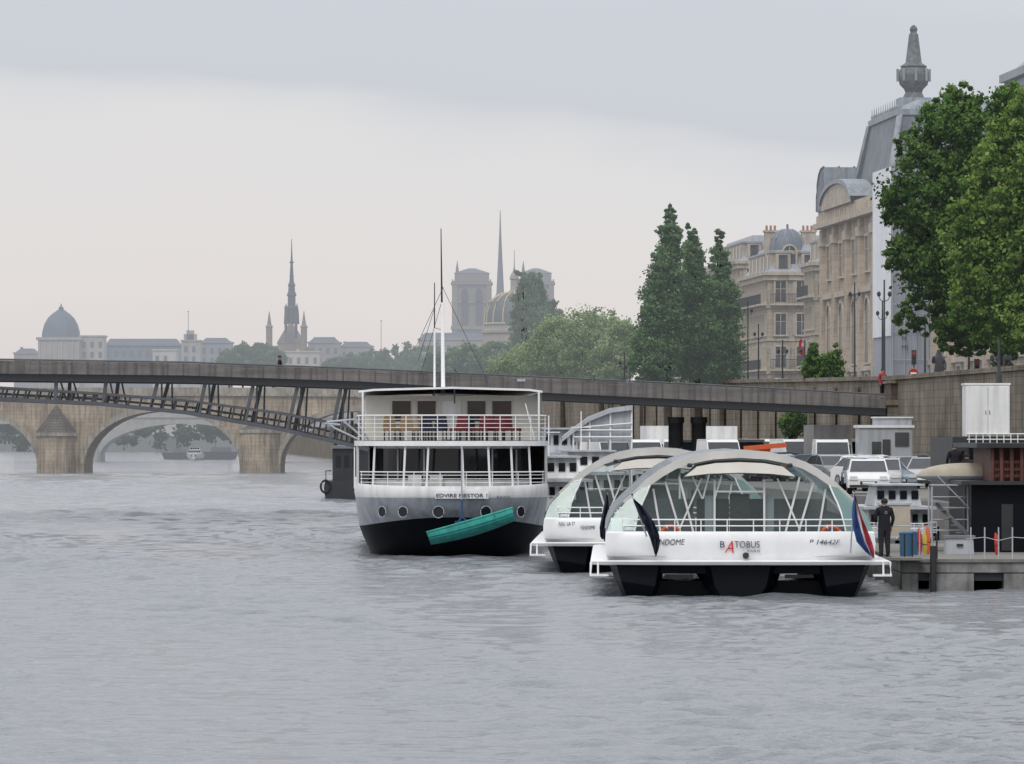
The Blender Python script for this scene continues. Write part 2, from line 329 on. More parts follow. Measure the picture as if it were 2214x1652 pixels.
tree('large bright green plane tree beside the quay parapet',b,pxell([(2110,470,75,90),(2170,370,85,90),(2150,570,110,120),(2235,470,130,190),(2120,660,70,60),(2220,690,110,90),(2190,295,60,45),(2240,260,80,70)],b,D),76000,.125,Lplane2,12,tr=.45,clf=.24,limbs=12)
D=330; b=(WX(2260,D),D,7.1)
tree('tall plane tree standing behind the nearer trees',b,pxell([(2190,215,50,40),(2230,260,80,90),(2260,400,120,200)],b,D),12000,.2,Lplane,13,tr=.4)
D=402
for i,(px,sec) in enumerate([(1442,[(1450,470,13,34),(1448,525,27,55),(1440,600,38,75),(1428,680,50,80),(1415,770,54,65)]),(1508,[(1494,510,12,30),(1497,560,26,50),(1502,640,38,75),(1500,740,52,90)]),(1562,[(1556,518,10,26),(1558,575,22,50),(1566,655,36,75),(1566,745,42,85),(1548,800,52,42)])]):
    b=(WX(px,D+i*4),D+i*4,2.2)
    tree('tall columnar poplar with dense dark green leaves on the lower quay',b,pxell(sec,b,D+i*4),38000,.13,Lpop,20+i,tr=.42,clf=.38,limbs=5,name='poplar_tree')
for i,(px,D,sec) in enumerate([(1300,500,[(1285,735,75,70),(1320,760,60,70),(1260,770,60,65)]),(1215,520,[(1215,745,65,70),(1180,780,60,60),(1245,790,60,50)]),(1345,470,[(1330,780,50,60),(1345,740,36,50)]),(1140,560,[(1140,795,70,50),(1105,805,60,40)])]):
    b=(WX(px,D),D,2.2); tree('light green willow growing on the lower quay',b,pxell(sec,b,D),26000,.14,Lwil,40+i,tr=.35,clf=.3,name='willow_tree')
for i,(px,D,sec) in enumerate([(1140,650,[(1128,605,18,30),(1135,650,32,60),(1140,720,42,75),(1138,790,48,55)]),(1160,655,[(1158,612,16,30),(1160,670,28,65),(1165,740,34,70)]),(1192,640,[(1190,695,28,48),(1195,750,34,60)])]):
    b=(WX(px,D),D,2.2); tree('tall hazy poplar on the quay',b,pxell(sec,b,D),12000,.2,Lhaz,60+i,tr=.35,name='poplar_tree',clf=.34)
k=0
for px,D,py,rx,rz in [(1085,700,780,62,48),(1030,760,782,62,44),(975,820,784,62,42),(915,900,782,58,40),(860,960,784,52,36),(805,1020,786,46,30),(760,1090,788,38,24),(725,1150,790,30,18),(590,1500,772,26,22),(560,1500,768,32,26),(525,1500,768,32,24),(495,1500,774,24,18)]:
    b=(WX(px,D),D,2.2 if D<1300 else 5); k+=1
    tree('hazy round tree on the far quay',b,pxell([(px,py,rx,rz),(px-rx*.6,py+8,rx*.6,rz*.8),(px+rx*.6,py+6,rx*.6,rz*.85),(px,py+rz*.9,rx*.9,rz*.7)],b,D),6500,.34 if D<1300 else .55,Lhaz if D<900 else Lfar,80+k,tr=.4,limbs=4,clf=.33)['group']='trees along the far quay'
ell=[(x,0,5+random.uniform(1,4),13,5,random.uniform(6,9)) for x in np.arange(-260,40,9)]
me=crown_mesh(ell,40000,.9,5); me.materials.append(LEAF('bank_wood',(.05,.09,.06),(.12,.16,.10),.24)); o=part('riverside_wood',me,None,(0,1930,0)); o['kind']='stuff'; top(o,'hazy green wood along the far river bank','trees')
for i,(px,D,sec) in enumerate([(1795,352,[(1765,790,18,42),(1770,755,10,26),(1800,805,32,44),(1815,775,16,34)]),(1700,352,[(1725,915,28,30),(1790,910,38,34)])]):
    zb=7.2 if i==0 else 2.2; b=(WX(px,D),D+6,zb)
    tree('small leafy green tree by the quay wall',b,pxell(sec,b,D),9000,.11,Lplane,120+i,tr=.12,clf=.6)

# ---------------------------------------------------------------- footbridge
D=316.0
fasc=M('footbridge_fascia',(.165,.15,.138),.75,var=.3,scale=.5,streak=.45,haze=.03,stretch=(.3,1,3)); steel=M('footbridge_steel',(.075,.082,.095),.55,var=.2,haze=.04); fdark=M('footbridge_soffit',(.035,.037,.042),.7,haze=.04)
fb=thing('footbridge','long shallow arched steel footbridge crossing the river','bridge',(0,D,0))
tops=[(-500,772),(-200,774),(0,777),(400,783),(780,797),(1170,815),(1500,830),(1915,853)]
bots=[(-500,820),(-200,821),(0,823),(400,827),(780,840),(1170,864),(1500,880),(1915,898)]
def it(lst,px): return float(np.interp(px,[a for a,b in lst],[b for a,b in lst]))
xs=np.arange(-500,1916,34.5)
def ribbon(mb,f0,f1,y0,y1,mat):
    A=[];Bq=[];C=[];E=[]
    for px in xs:
        x=WX(px,D); z0=f0(px); z1=f1(px); A.append((x,y0,z0));Bq.append((x,y0,z1));C.append((x,y1,z1));E.append((x,y1,z0))
    mb.grid([A,Bq,C,E,A],mat)
zt=lambda px:WZ(it(tops,px),D); zb=lambda px:WZ(it(bots,px),D)
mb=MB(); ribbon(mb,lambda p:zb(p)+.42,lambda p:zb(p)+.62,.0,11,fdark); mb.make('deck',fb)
for ya_,yb_ in ((-.25,-.003),(11.003,11.25)):
    mb=MB(); ribbon(mb,lambda p:zb(p)+.40,lambda p:zt(p)-.26,ya_,yb_,fasc); ribbon(mb,lambda p:zt(p)-.22,lambda p:zt(p)-.06,ya_+.03,yb_-.03,fasc)
    if ya_<0:
        for px in xs[::1]:
            x=WX(px,D); mb.box(x-.03,x+.03,-.29,-.253,zb(px)+.42,zt(px)-.08,steel)
    mb.make('parapet',fb)
for ya_ in (.1,10):
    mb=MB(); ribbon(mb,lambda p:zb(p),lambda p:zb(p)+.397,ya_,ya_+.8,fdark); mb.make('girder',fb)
for yy in (-.15,11.15): mb=MB(); mb.tube([(WX(px,D),yy,zt(px)) for px in xs],.055,steel,6); mb.make('handrail',fb)
lo=[(-500,852),(-200,855),(0,863),(200,872),(400,892),(600,927),(770,965),(1000,1030),(1200,1085),(1400,1150)]
up=[(-500,826),(-200,828),(0,838),(200,850),(400,866),(600,893),(770,925),(1000,985),(1200,1050),(1400,1125)]
xs2=np.arange(-500,1401,50)
for yy in (.5,10.2):
    mb=MB()
    for i in range(len(xs2)-1):
        a,b_=xs2[i],xs2[i+1]
        mb.beam((WX(a,D),yy,WZ(it(lo,a),D)),(WX(b_,D),yy,WZ(it(lo,b_),D)),.35,.22,steel)
        mb.beam((WX(a,D),yy,WZ(it(up,a),D)),(WX(b_,D),yy,WZ(it(up,b_),D)),.25,.14,steel)
        for q in (0,.5):
            pm=a+(b_-a)*q; mb.beam((WX(pm,D),yy,WZ(it(lo,pm),D)+.05),(WX(pm+6,D),yy,WZ(it(up,pm),D)-.05),.09,.30,fdark)
    mb.make('arch_rib',fb)
mb=MB()
for px in np.arange(-500,1400,17.0):
    zl=WZ(it(lo,px)*.45+it(up,px)*.55,D); mb.box(WX(px,D)-.13,WX(px,D)+.13,.75,9.95,zl-.1,zl,fdark)
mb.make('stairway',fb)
for a,b_ in [(120,118),(228,222),(340,324),(443,428),(547,528),(643,620),(737,713),(840,812),(950,915),(1060,1020)]:
    for yy in (.5,10.2):
        mb=MB(); mb.beam((WX(a,D),yy,zb(a)+.05),(WX(b_,D),yy,WZ(it(lo,b_),D)),.2,.30,steel); mb.make('strut',fb)
        mb=MB(); mb.beam((WX(a+7,D),yy+.5,zb(a)+.05),(WX(b_+24,D),yy+.5,WZ(it(lo,b_+24),D)),.1,.1,steel); mb.make('brace',fb)
mb=MB()
mb.box(WX(1118,D),WX(1136,D),-.30,-.262,WZ(825,D),WZ(819,D),lgrey); mb.make('sign_plate',fb)
ab=thing('bridge_abutment','brown stone abutment block where footbridge meets quay','abutment',(WX(1918,D),D-1,2.2))
mb=MB(); mb.box(0,2.1,0,12,0,4.2,qstone); mb.box(-.12,2.25,-.12,12.1,4.2,4.5,qstone); mb.box(.15,1.9,.2,11.8,4.5,5.45,M('dark_brown_stone',(.12,.085,.07),.85,var=.25,blocks=(.9,.4,.03))); mb.box(0.05,2.05,.05,11.95,5.45,5.62,qstone); mb.make('stonework',ab)

# ---------------------------------------------------------------- stone bridges
def arch_bridge(label,loc,rz,spans,spring,crown,topz,depth,mat,capm,piers,zlow=-1):
    o=thing('stone_bridge',label,'bridge',loc,rz)
    x0=spans[0][0]-8; x1=spans[-1][1]+8; X=[];
    cuts=sorted(set([x0,x1]+[v for s in spans for v in s]))
    for a,b_ in zip(cuts[:-1],cuts[1:]):
        n=24 if (a,b_) in [tuple(s) for s in spans] else 2
        X.append((a,b_,n,(a,b_) in [tuple(s) for s in spans]))
    mb=MB()
    for a,b_,n,op in X:
        q=[]
        for i in range(n+1):
            u=i/n if not op else (1-math.cos(math.pi*i/n))/2
            x=a+(b_-a)*u
            zbm=zlow if not op else spring+(crown-spring)*math.sqrt(max(0,1-(2*u-1)**2))
            q.append((x,zbm))
        mb.grid([[(x,0,z) for x,z in q],[(x,0,topz(x)) for x,z in q],[(x,depth,topz(x)) for x,z in q],[(x,depth,z) for x,z in q],[(x,0,z) for x,z in q]],mat)
        if op:
            rr=.75; ring=MB()
            q2=[(x+(x-(a+b_)/2)*.045,z+rr*(.5+.5*(z-spring)/(crown-spring))) for x,z in q]
            ring.grid([[(x,-.02,z) for x,z in q],[(x,-.14,z) for x,z in q],[(x,-.14,z) for x,z in q2],[(x,-.0,z) for x,z in q2]],capm); ring.make('arch_ring',o)
            mb.add([(a,0,zlow),(a,depth,zlow),(a,depth,spring),(a,0,spring)],[(0,1,2,3)],mat); mb.add([(b_,0,zlow),(b_,depth,zlow),(b_,depth,spring),(b_,0,spring)],[(0,1,2,3)],mat)
    mb.make('arch_wall',o)
    mb=MB(); xx=np.linspace(x0,x1,40)
    for f0,f1,y0 in ((-.0,.28,-.35),(.28,1.1,-.1)):
        mb.grid([[(x,y0,topz(x)+f0) for x in xx],[(x,y0,topz(x)+f1) for x in xx],[(x,.4,topz(x)+f1) for x in xx],[(x,.4,topz(x)+f0) for x in xx],[(x,y0,topz(x)+f0) for x in xx]],capm)
    mb.make('parapet',o)
    for px_,hw,hc,hcap in piers:
        for sgn,yy in ((-1,0),(1,depth)):
            mb=MB()
            pts=[(px_-hw,yy),(px_-hw*.55,yy+sgn*hw*.75),(px_,yy+sgn*hw*1.05),(px_+hw*.55,yy+sgn*hw*.75),(px_+hw,yy)]
            mb.grid([[(px_+(x-px_)*1.06,y,zlow) for x,y in pts],[(x,y,hc) for x,y in pts]],mat)
            mb.grid([[(px_+(x-px_)*1.1,y+sgn*.2,hc) for x,y in pts],[(px_+(x-px_)*1.1,y+sgn*.2,hc+.45) for x,y in pts]],capm)
            mb.grid([[(px_+(x-px_)*1.1,y+sgn*.2,hc+.45) for x,y in pts],[(px_+(x-px_)*.04,yy+(y-yy)*.05,hc+hcap) for x,y in pts]],M('weathered_cap_stone',(.13,.115,.10),.9,var=.3,scale=.5,haze=.12,blocks=(.9,.35,.05)))
            mb.make('pier',o)
    return o
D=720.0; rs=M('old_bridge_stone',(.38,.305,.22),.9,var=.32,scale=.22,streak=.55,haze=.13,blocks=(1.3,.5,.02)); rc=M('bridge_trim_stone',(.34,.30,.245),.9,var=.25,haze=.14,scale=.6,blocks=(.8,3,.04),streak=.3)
sp=[(WX(-255,D),WX(80,D)),(WX(182,D),WX(518,D)),(WX(606,D),WX(935,D))]
arch_bridge('old stone bridge with elliptical arches and pointed piers',(0,D,0),0,sp,.9,WZ(889,D),lambda x:WZ(856,D)-.0006*(x+45)**2*.3,15,rs,rc,[(WX(122,D),2.45,WZ(943,D),4.0),(WX(562,D),2.45,WZ(936,D),1.6),(WX(980,D),2.45,5,2)])
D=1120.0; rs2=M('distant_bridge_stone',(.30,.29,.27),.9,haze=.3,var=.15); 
sp=[(WX(-150,D),WX(195,D)),(WX(215,D),WX(580,D)),(WX(600,D),WX(960,D))]
arch_bridge('distant low arched bridge seen beneath the nearer one',(0,D,0),0,sp,.5,WZ(916,D),lambda x:WZ(903,D),14,rs2,rs2,[(WX(205,D),1,4,.6),(WX(590,D),1,4,.6)])

# ---------------------------------------------------------------- buildings
def win_mesh(w,h,arch,fm,gm_,fr=.14,mull=True):
    mb=MB(); n=10
    def outl(ww,hh):
        pts=[(-ww/2,0),(ww/2,0)]
        if arch:
            r=ww/2
            for i in range(n+1): a=math.pi*i/n; pts.append((r*math.cos(a),hh-r+r*math.sin(a)))
        else: pts+=[(ww/2,hh),(-ww/2,hh)]
        return pts
    mb.prism(outl(w,h),-.05,.02,gm_)
    o=outl(w+2*fr,h+fr); i_=outl(w,h)
    mb.grid([[(x,-.04,z) for x,z in i_],[(x,-.16,z) for x,z in i_],[(x,-.16,z) for x,z in o],[(x,0,z) for x,z in o]],fm,True)
    mb.box(-w/2-fr*1.6,w/2+fr*1.6,-.3,0,-.16,-.0,fm)
    if mull:
        mb.box(-.035,.035,-.09,-.052,.02,h-.05,fm); mb.box(-w/2+.01,w/2-.01,-.085,-.055,h*.62,h*.62+.06,fm)
    return mb.mesh('window')
def frustum(mb,x0,x1,y0,y1,z0,z1,i,mat,cur=3,oy=None):
    rows=[]; oy=i if oy is None else oy
    for k in range(cur+1):
        u=k/cur; d=i*(u**.7); e=oy*(u**.7); z=z0+(z1-z0)*u; rows.append([(x0+d,y0+e,z),(x1-d,y0+e,z),(x1-d,y1-e,z),(x0+d,y1-e,z)])
    mb.grid(rows,mat,True); mb.add(rows[-1],[(0,1,2,3)],mat)
hz=.10
ostone=M('museum_limestone',(.50,.41,.315),.88,var=.25,scale=.3,haze=hz,streak=.4,blocks=(1.6,.62,.02)); otrim=M('museum_trim',(.49,.42,.34),.85,var=.2,haze=hz,streak=.3)
slate=M('slate_lead_roof',(.15,.17,.195),.55,var=.25,scale=.6,haze=hz,streak=.3); lead=M('pale_lead_roof',(.27,.30,.33),.5,var=.15,haze=hz,streak=.35)
gls=M('facade_glass',(.04,.045,.05),.15,haze=.06)
t0=62.0
s0=S(2230,t0)-30; s1=S(1781,t0); Ls=s1-s0
mu=thing('museum_building','monumental limestone railway palace with slate roofs','building',B(s0,t0,0),TH)
mb=MB(); mb.box(0,45,0,Ls,6,23.6,ostone); mb.make('wall',mu)
mb=MB(); mb.box(-.9,46,-.9,Ls+.9,23.6,24.1,otrim); mb.box(-.45,45.4,-.4,Ls+.4,24.1,25.2,otrim); mb.box(-.35,-.002,.1,Ls-.1,17.1,17.6,otrim); mb.box(-.35,-.003,.1,Ls-.1,10.3,10.7,otrim)
for yy in np.arange(1,Ls,1.3): mb.box(-.7,-.46,yy-.2,yy+.2,24.1,24.8,otrim)
mb.make('cornice',mu)
wm_=win_mesh(3.0,5.6,True,otrim,gls,.3); wm2=win_mesh(2.2,3.0,False,otrim,gls,.25)
ya=[y for y in np.arange(Ls-4.4,0,-9.0)]
for y in ya[:12]:
    part('arched_window',wm_,mu,(-.01,y,11.0),(0,0,-math.pi/2)); part('upper_window',wm2,mu,(-.01,y,18.9),(0,0,-math.pi/2)); part('ground_door',wm2,mu,(-.01,y,7.0),(0,0,-math.pi/2))
for y in [v+4.4 for v in ya[:12]]:
    mb=MB(); mb.box(-.40,-.004,-.9,.9,7.5,23.5,ostone); mb.box(-.55,-.005,-1.1,1.1,22.0,22.8,otrim); mb.box(-.6,-.006,-1.1,1.1,7,8.4,otrim); mb.make('pilaster',mu,loc=(0,y-.9,0))
yA=Ls-26; mb=MB(); pts=[]
for i in range(21):
    a=i/20; y=yA+21.8*a; z=25.2+ 1.9*math.sqrt(max(0,1-(2*a-1)**2)); pts.append((y,z))
mb.grid([[(-1.0,y,z) for y,z in pts],[(-1.0,y,z+.4) for y,z in pts],[(1.2,y,z+.4) for y,z in pts],[(1.2,y,25.2) for y,z in pts]],lead); mb.grid([[(-.8,y,25.1) for y,z in pts],[(-.8,y,z) for y,z in pts]],otrim); mb.make('arched_gable',mu,True)
mb=MB(); q_=[(Ls+.3,25.2),(Ls+.25,26.5),(Ls-.3,27.6),(Ls-1.4,28.5),(Ls-3,29.0),(Ls-5,29.1)]
mb.grid([[(-.6,y,z) for y,z in q_],[(3.6,y,z) for y,z in q_],[(3.6,y,25.2) for y,z in q_]],lead); mb.grid([[(-.6,y,25.2) for y,z in q_],[(-.6,y,z) for y,z in q_]],slate)
mb.box(-.6,3.6,Ls-5,Ls-4.9,25.2,29.1,lead)
for x in (-.6,.8,2.2,3.6): mb.tube([(x,y,z+.03) for y,z in q_],.10,slate,5)
mb.make('curved_end_roof',mu,True)
yp=Ls-9
mb=MB()
frustum(mb,1.4,24,yp-24,yp,25.2,32.4,1.4,slate,5,2.6); mb.box(2.6,22.8,yp-21.6,yp-2.4,32.4,32.9,lead); mb.box(4,21,yp-19,yp-5,32.9,33.9,lead,.8,.8)
for x in (1.5,6,11,16): mb.beam((x,yp-24.05,25.3),(x+(1.4 if x<6 else 0),yp-21.45,32.4),.5,.25,lead)
mb.beam((1.35,yp,25.3),(2.75,yp-2.6,32.4),.5,.35,lead)
mb.make('pavilion_roof',mu)
def lantern(x,y,z):
    mb=MB(); mb.box(x-1.9,x+1.9,y-1.9,y+1.9,z-1,z+.7,lead); mb.box(x-1.4,x+1.4,y-1.4,y+1.4,z+.7,z+1.7,lead)
    mb.rev([(1.0,0),(.75,.5),(.85,.8),(1.25,1.2),(1.38,1.8),(1.38,2.3),(1.1,2.7),(1.2,2.85),(.8,3.1),(.72,3.2),(.42,5.6),(.40,5.7),(.30,5.8),(.28,5.9),(.36,6.1),(.30,6.3),(.1,6.5)],M('weathered_bronze',(.12,.13,.135),.6,var=.4,scale=2.5,haze=hz),14,(x,y,z+1.7)); 
    for k in range(8):
        a=k*math.pi/4; mb.beam((x+1.42*math.cos(a),y+1.42*math.sin(a),z+3.2),(x+1.42*math.cos(a),y+1.42*math.sin(a),z+4.3),.22,.22,lead)
    mb.make('roof_lantern',mu,True)
yl=yp-8; dl=B(s0+yl,t0)[1]
xl=WX(1976,dl+.5)-B(s0+yl,t0)[0]
lantern(xl,yl,WZ(246,dl)-.3)
for q in range(12): mb=MB(); mb.rev([(.05,0),(.12,.2),(.04,.45),(.02,.9)],lead,6,(2.7,yp-21+q*1.5,32.9)); mb.make('roof_finial',mu)
y2=S(2112,t0+1.6)-s0
mb=MB(); frustum(mb,1.0,26,y2-26,y2,25.2,31.6,2.4,slate,5); mb.box(3.0,24,y2-24,y2-2.2,31.6,32.2,lead); mb.box(3.6,23,y2-23,y2-3,32.2,33.3,lead,1.2,1.2); mb.make('pavilion_roof',mu)
mb=MB(); frustum(mb,3.0,26,y2+.5,yp-24.5,25.2,29.0,5,slate,3); mb.make('main_roof',mu)

tt=58.8; sa=S(1927,tt); tb=thing('scaffold_tarpaulin','tall white and grey sheeted scaffold against the museum facade','scaffold',B(sa,tt,0),TH)
tw=M('white_tarpaulin',(.80,.82,.85),.6,var=.06,scale=.4,haze=.05,streak=.1); tg=M('grey_tarpaulin',(.30,.32,.37),.7,var=.12,scale=.4,haze=.1,stretch=(1,1,.3),streak=.2)
ll=S(1890,tt)-sa
mb=MB(); mb.box(0,6,.05,ll,8.6,WZ(365,440),tg); mb.make('sheeting',tb)
mb=MB(); mb.box(-.12,-.003,0,ll,12.6,WZ(362,440),tw); mb.make('white_banner',tb,label='bright white banner sheet facing the river')
mb=MB()
for k in range(7): mb.tube([(k*.95+.1,-.15,8),(k*.95+.1,-.15,22)],.035,lgrey,5)
for k in range(7): mb.tube([(0,-.15,8.5+k*2.2),(6,-.15,8.5+k*2.2)],.03,lgrey,5)
mb.make('scaffold_tube',tb)
text('M',.55,ink,tb,(1.0,-.25,12.2)); text('MI',.55,ink,tb,(1.05,-.25,11.5))

# haussmann buildings
hz2=.13
hstone=M('apartment_limestone',(.43,.365,.285),.9,var=.22,scale=.4,haze=hz2,streak=.4,blocks=(1.1,.42,.02)); htrim=M('apartment_trim',(.46,.40,.32),.88,var=.2,haze=hz2,streak=.35)
zinc=M('zinc_roof',(.30,.32,.35),.5,var=.15,haze=hz2,streak=.2); hgl=M('apartment_window_glass',(.07,.075,.085),.12,haze=hz2,var=.6,scale=.9); hiron=M('apartment_iron',(.03,.03,.03),.6,haze=hz2); brick=M('chimney_brick',(.26,.15,.11),.9,haze=hz2,var=.25); terra=M('chimney_pot_clay',(.35,.16,.09),.8,haze=hz2)
hw=win_mesh(1.05,2.1,False,htrim,hgl,.16); hwa=win_mesh(1.2,2.3,True,htrim,hgl,.18)
shut=MB(); shut.box(-.95,-.58,-.12,-.02,0,2.1,M('grey_shutter',(.33,.32,.30),.7,haze=hz2)); shut.box(.58,.95,-.12,-.02,0,2.1,M('grey_shutter',(.33,.32,.30),.7,haze=hz2)); shutm=shut.mesh('shutters')
def balcony(mb,x0,x1,y0,z):
    mb.box(x0,x1,y0-.75,y0-.01,z-.2,z,htrim); mb.tube([(x0,y0-.72,z+.95),(x1,y0-.72,z+.95)],.035,hiron,4)
    for x in np.arange(x0,x1,.16): mb.box(x-.018,x+.018,y0-.73,y0-.70,z,z+.95,hiron)
def apartment(label,s_a,s_b,ta,tb_,zc,floors,roofh,wpart=16,chims=(),dome=None,fh=3.3):
    zg_=zup(s_a); o=thing('apartment_building',label,'building',B(s_a,ta,0),TH); W=tb_-ta; Lq=s_b-s_a; rr_=random.Random(int(s_a))
    mb=MB(); mb.box(0,W,0,Lq,zg_-1,zc,hstone); mb.make('wall',o)
    mb=MB(); mb.box(-.55,W+.3,-.55,Lq+.3,zc,zc+.35,htrim); mb.box(-.3,W+.1,-.3,Lq+.1,zc-.5,zc-.003,htrim); mb.make('cornice',o)
    mb=MB(); frustum(mb,.1,W-.1,.1,Lq-.1,zc+.35,zc+.35+roofh,1.5,zinc,3); mb.make('roof',o)
    f0=zc-floors*fh
    for fl in range(floors):
        z=f0+fl*fh+.6
        for x in np.arange(1.3,min(W,wpart),2.15):
            part('window',hw,o,(x,-.01,z))
            if rr_.random()<.35: part('shutters',shutm,o,(x,-.005,z))
        for y in np.arange(1.5,Lq-1,2.6): part('window',hw,o,(-.01,y,z),(0,0,-math.pi/2))
        mb=MB(); mb.box(-.14,min(W,wpart),-.14,-.004,z-.62,z-.40,htrim); mb.box(-.14,-.005,0,Lq,z-.62,z-.40,htrim); mb.make('string_course',o)
    for fl in (1,floors-1):
        z=f0+fl*fh+.45; mb=MB(); balcony(mb,.2,min(W,wpart),0,z); mb.box(-.75,-.01,.1,Lq,z-.2,z-.01,htrim); mb.tube([(-.72,.1,z+.95),(-.72,Lq,z+.95)],.035,hiron,4)
        for y in np.arange(.1,Lq,.4): mb.box(-.74,-.70,y-.02,y+.02,z,z+.95,hiron)
        mb.make('balcony',o)
    for x in np.arange(1.6,min(W,wpart)-1,2.6):
        mb=MB(); mb.box(-.75,.75,0,1.6,0,1.9,htrim); mb.box(-.9,.9,-.1,1.5,1.9,2.1,zinc); mb.box(-.45,.45,-.03,-.0,.3,1.7,hgl); mb.make('dormer',o,loc=(x,.25,zc+.36))
    for y in np.arange(2,Lq-2,3.4):
        mb=MB(); mb.box(0,1.6,-.75,.75,0,1.9,htrim); mb.box(-.1,1.5,-.9,.9,1.9,2.1,zinc); mb.box(-.03,0,-.45,.45,.3,1.7,hgl); mb.make('dormer',o,loc=(.25,y,zc+.36))
    for (cx_,cy_,cw,ch) in chims:
        mb=MB(); z=zc+.3; mb.box(cx_-cw/2,cx_+cw/2,cy_-.6,cy_+.6,z,z+ch,brick if ch<3 else htrim); mb.box(cx_-cw/2-.12,cx_+cw/2+.12,cy_-.72,cy_+.72,z+ch,z+ch+.2,htrim)
        for q in np.arange(cx_-cw/2+.2,cx_+cw/2,.42): mb.rev([(.13,0),(.11,.5)],terra,8,(q,cy_,z+ch+.2))
        mb.make('chimney',o)
    if dome:
        dx,dy,r,zb_=dome; mb=MB(); mb.rev([(r,0),(r,1.6),(r*1.12,1.6),(r*1.12,1.9),(r,1.95)],htrim,20,(dx,dy,zb_)); mb.make('dome_drum',o,True)
        mb=MB(); mb.rev([(r,0),(r*.97,.6),(r*.85,1.25),(r*.62,1.8),(r*.3,2.15),(.12,2.25),(.1,2.7)],M('slate_dome',(.13,.15,.18),.5,haze=hz2),20,(dx,dy,zb_+1.95))
        for k in range(10):
            a=k*math.pi/5; mb.tube([(dx+r*q*math.cos(a)*1.01,dy+r*q*math.sin(a)*1.01,zb_+1.95+hh) for q,hh in ((1,0.02),(.97,.6),(.85,1.27),(.62,1.82),(.3,2.17))],.06,lead,4)
        mb.make('dome',o,True)
        part('dome_window',hwa,o,(dx,dy-r-.05,zb_+.1))
    return o
sA=S(1752,63.4)
apartment('narrow stone apartment house with balconies beside the museum',sA-4,sA+5,63.4,86,20.9,4,2.3,6,[(2.6,4,1.6,2.6)])
sB=S(1660,62.5)
zB=20.9
apartment('corner stone apartment house with small slate dome and chimneys',sB,sB+24,62.5,90,zB,4,2.8,8,[(.9,5,1.3,4.2),(4.7,5,1.4,4.2)],dome=(2.3,2.6,1.8,zB+.6))
sC=S(1600,64.3)
apartment('pale stone apartment building with grey zinc mansard roof',sC,sC+30,64.3,92,23.4,5,2.8,5,[(1.8,3,1.6,1.2)])
apartment('stone apartment building farther along the quay',sC+32,sC+80,62,90,21,4,2.8,4,[(5,3,1.6,1.2)])
o=thing('banner','red and white cloth banner hanging from apartment facade','banner',B(sB-1.1,62.5+3.1,14.4),TH)
mb=MB(); mb.grid([[(x+.12*math.sin(z*3),.1*math.sin(x*5+z*2),z) for x in (0,.15,.3)] for z in (0,-.5,-.8,-1.2,-1.6)],rcloth); mb.make('cloth',o,True); mb=MB(); mb.tube([(.25,1.1,.3),(.15,-.1,.05)],.04,hiron,5); mb.make('pole',o)

# ---------------------------------------------------------------- distant monuments
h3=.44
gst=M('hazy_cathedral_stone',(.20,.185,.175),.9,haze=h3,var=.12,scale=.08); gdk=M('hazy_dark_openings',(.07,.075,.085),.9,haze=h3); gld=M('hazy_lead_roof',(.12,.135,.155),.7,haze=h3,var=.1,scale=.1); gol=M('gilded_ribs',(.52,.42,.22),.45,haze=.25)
D=2100.; sc=F/D
def X_(p): return (p-CX)/sc
def Z_(y): return WZ(y,D)
ca=thing('cathedral','hazy gothic cathedral with two square towers and thin spire','cathedral',(X_(1085),D,5))
def tower(x0,x1,name='tower'):
    xa,xb=X_(x0)-X_(1085),X_(x1)-X_(1085); w_=xb-xa
    mb=MB(); mb.box(xa+.3,xb-.3,0,w_,0,Z_(607)-5,gst)
    for xx in (xa,xb-2.0): mb.box(xx,xx+2.0,-.9,1,0,Z_(615)-5,gst)
    mb.box(xa-.4,xb+.4,-1.2,w_+.5,Z_(615)-5,Z_(610)-5,gst); mb.box(xa-.2,xb+.2,-1,w_,Z_(655)-5,Z_(652)-5,gst); mb.box(xa-.4,xb+.4,-1.4,w_,Z_(712)-5,Z_(705)-5,gst)
    for q in np.arange(xa,xb,1.2): mb.box(q,q+.5,-1,-.6,Z_(610)-5,Z_(604)-5,gst)
    mb.box(xa+1,xb-1,1,w_-1,Z_(607)-5,Z_(590)-5,gst); mb.make(name,ca)
    mb=MB(); frustum(mb,xa+.8,xb-.8,.8,w_,Z_(590)-5,Z_(579)-5,w_*.36,gld,1); mb.rev([(.7,0),(.5,2),(.05,5)],gld,6,(xa+2,2,Z_(592)-5)); mb.make(name+'_roof',ca)
    for f in (.32,.68):
        mb=MB(); cx_=xa+w_*f; hw_=w_*.085; z0=Z_(702)-5; z1=Z_(622)-5; mb.prism([(cx_-hw_,z0),(cx_+hw_,z0),(cx_+hw_,z1-2),(cx_+hw_*.5,z1-.6),(cx_,z1),(cx_-hw_*.5,z1-.6),(cx_-hw_,z1-2)],-1.0,-.02,gdk); mb.make('lancet_opening',ca)
tower(977,1063); tower(1120,1198)
mb=MB(); mb.box(X_(1063)-X_(1085),X_(1120)-X_(1085),2,14,0,Z_(700)-5,gst); mb.prismx([(3,Z_(700)-5),(60,Z_(700)-5),(60,Z_(660)-5),(3,Z_(660)-5)],-4,4,gld); mb.make('nave',ca)
mb=MB(); mb.rev([(1.9,0),(1.9,3),(1.5,4),(1.3,8),(.9,16),(.35,28),(.12,36)],gld,8,(X_(1081)-X_(1085),45,Z_(650)-5)); mb.make('spire',ca)
D=1300.; sc=F/D; dm=thing('domed_institute','hazy stone building with slate dome and gilded ribs','building',(X_(1112),D,9))
mb=MB(); r=64/sc; zz=lambda y:WZ(y,D)-9
isr=M('institute_stone',(.33,.30,.26),.9,haze=.28,var=.1,scale=.2); isd=M('institute_slate',(.10,.115,.13),.6,haze=.28)
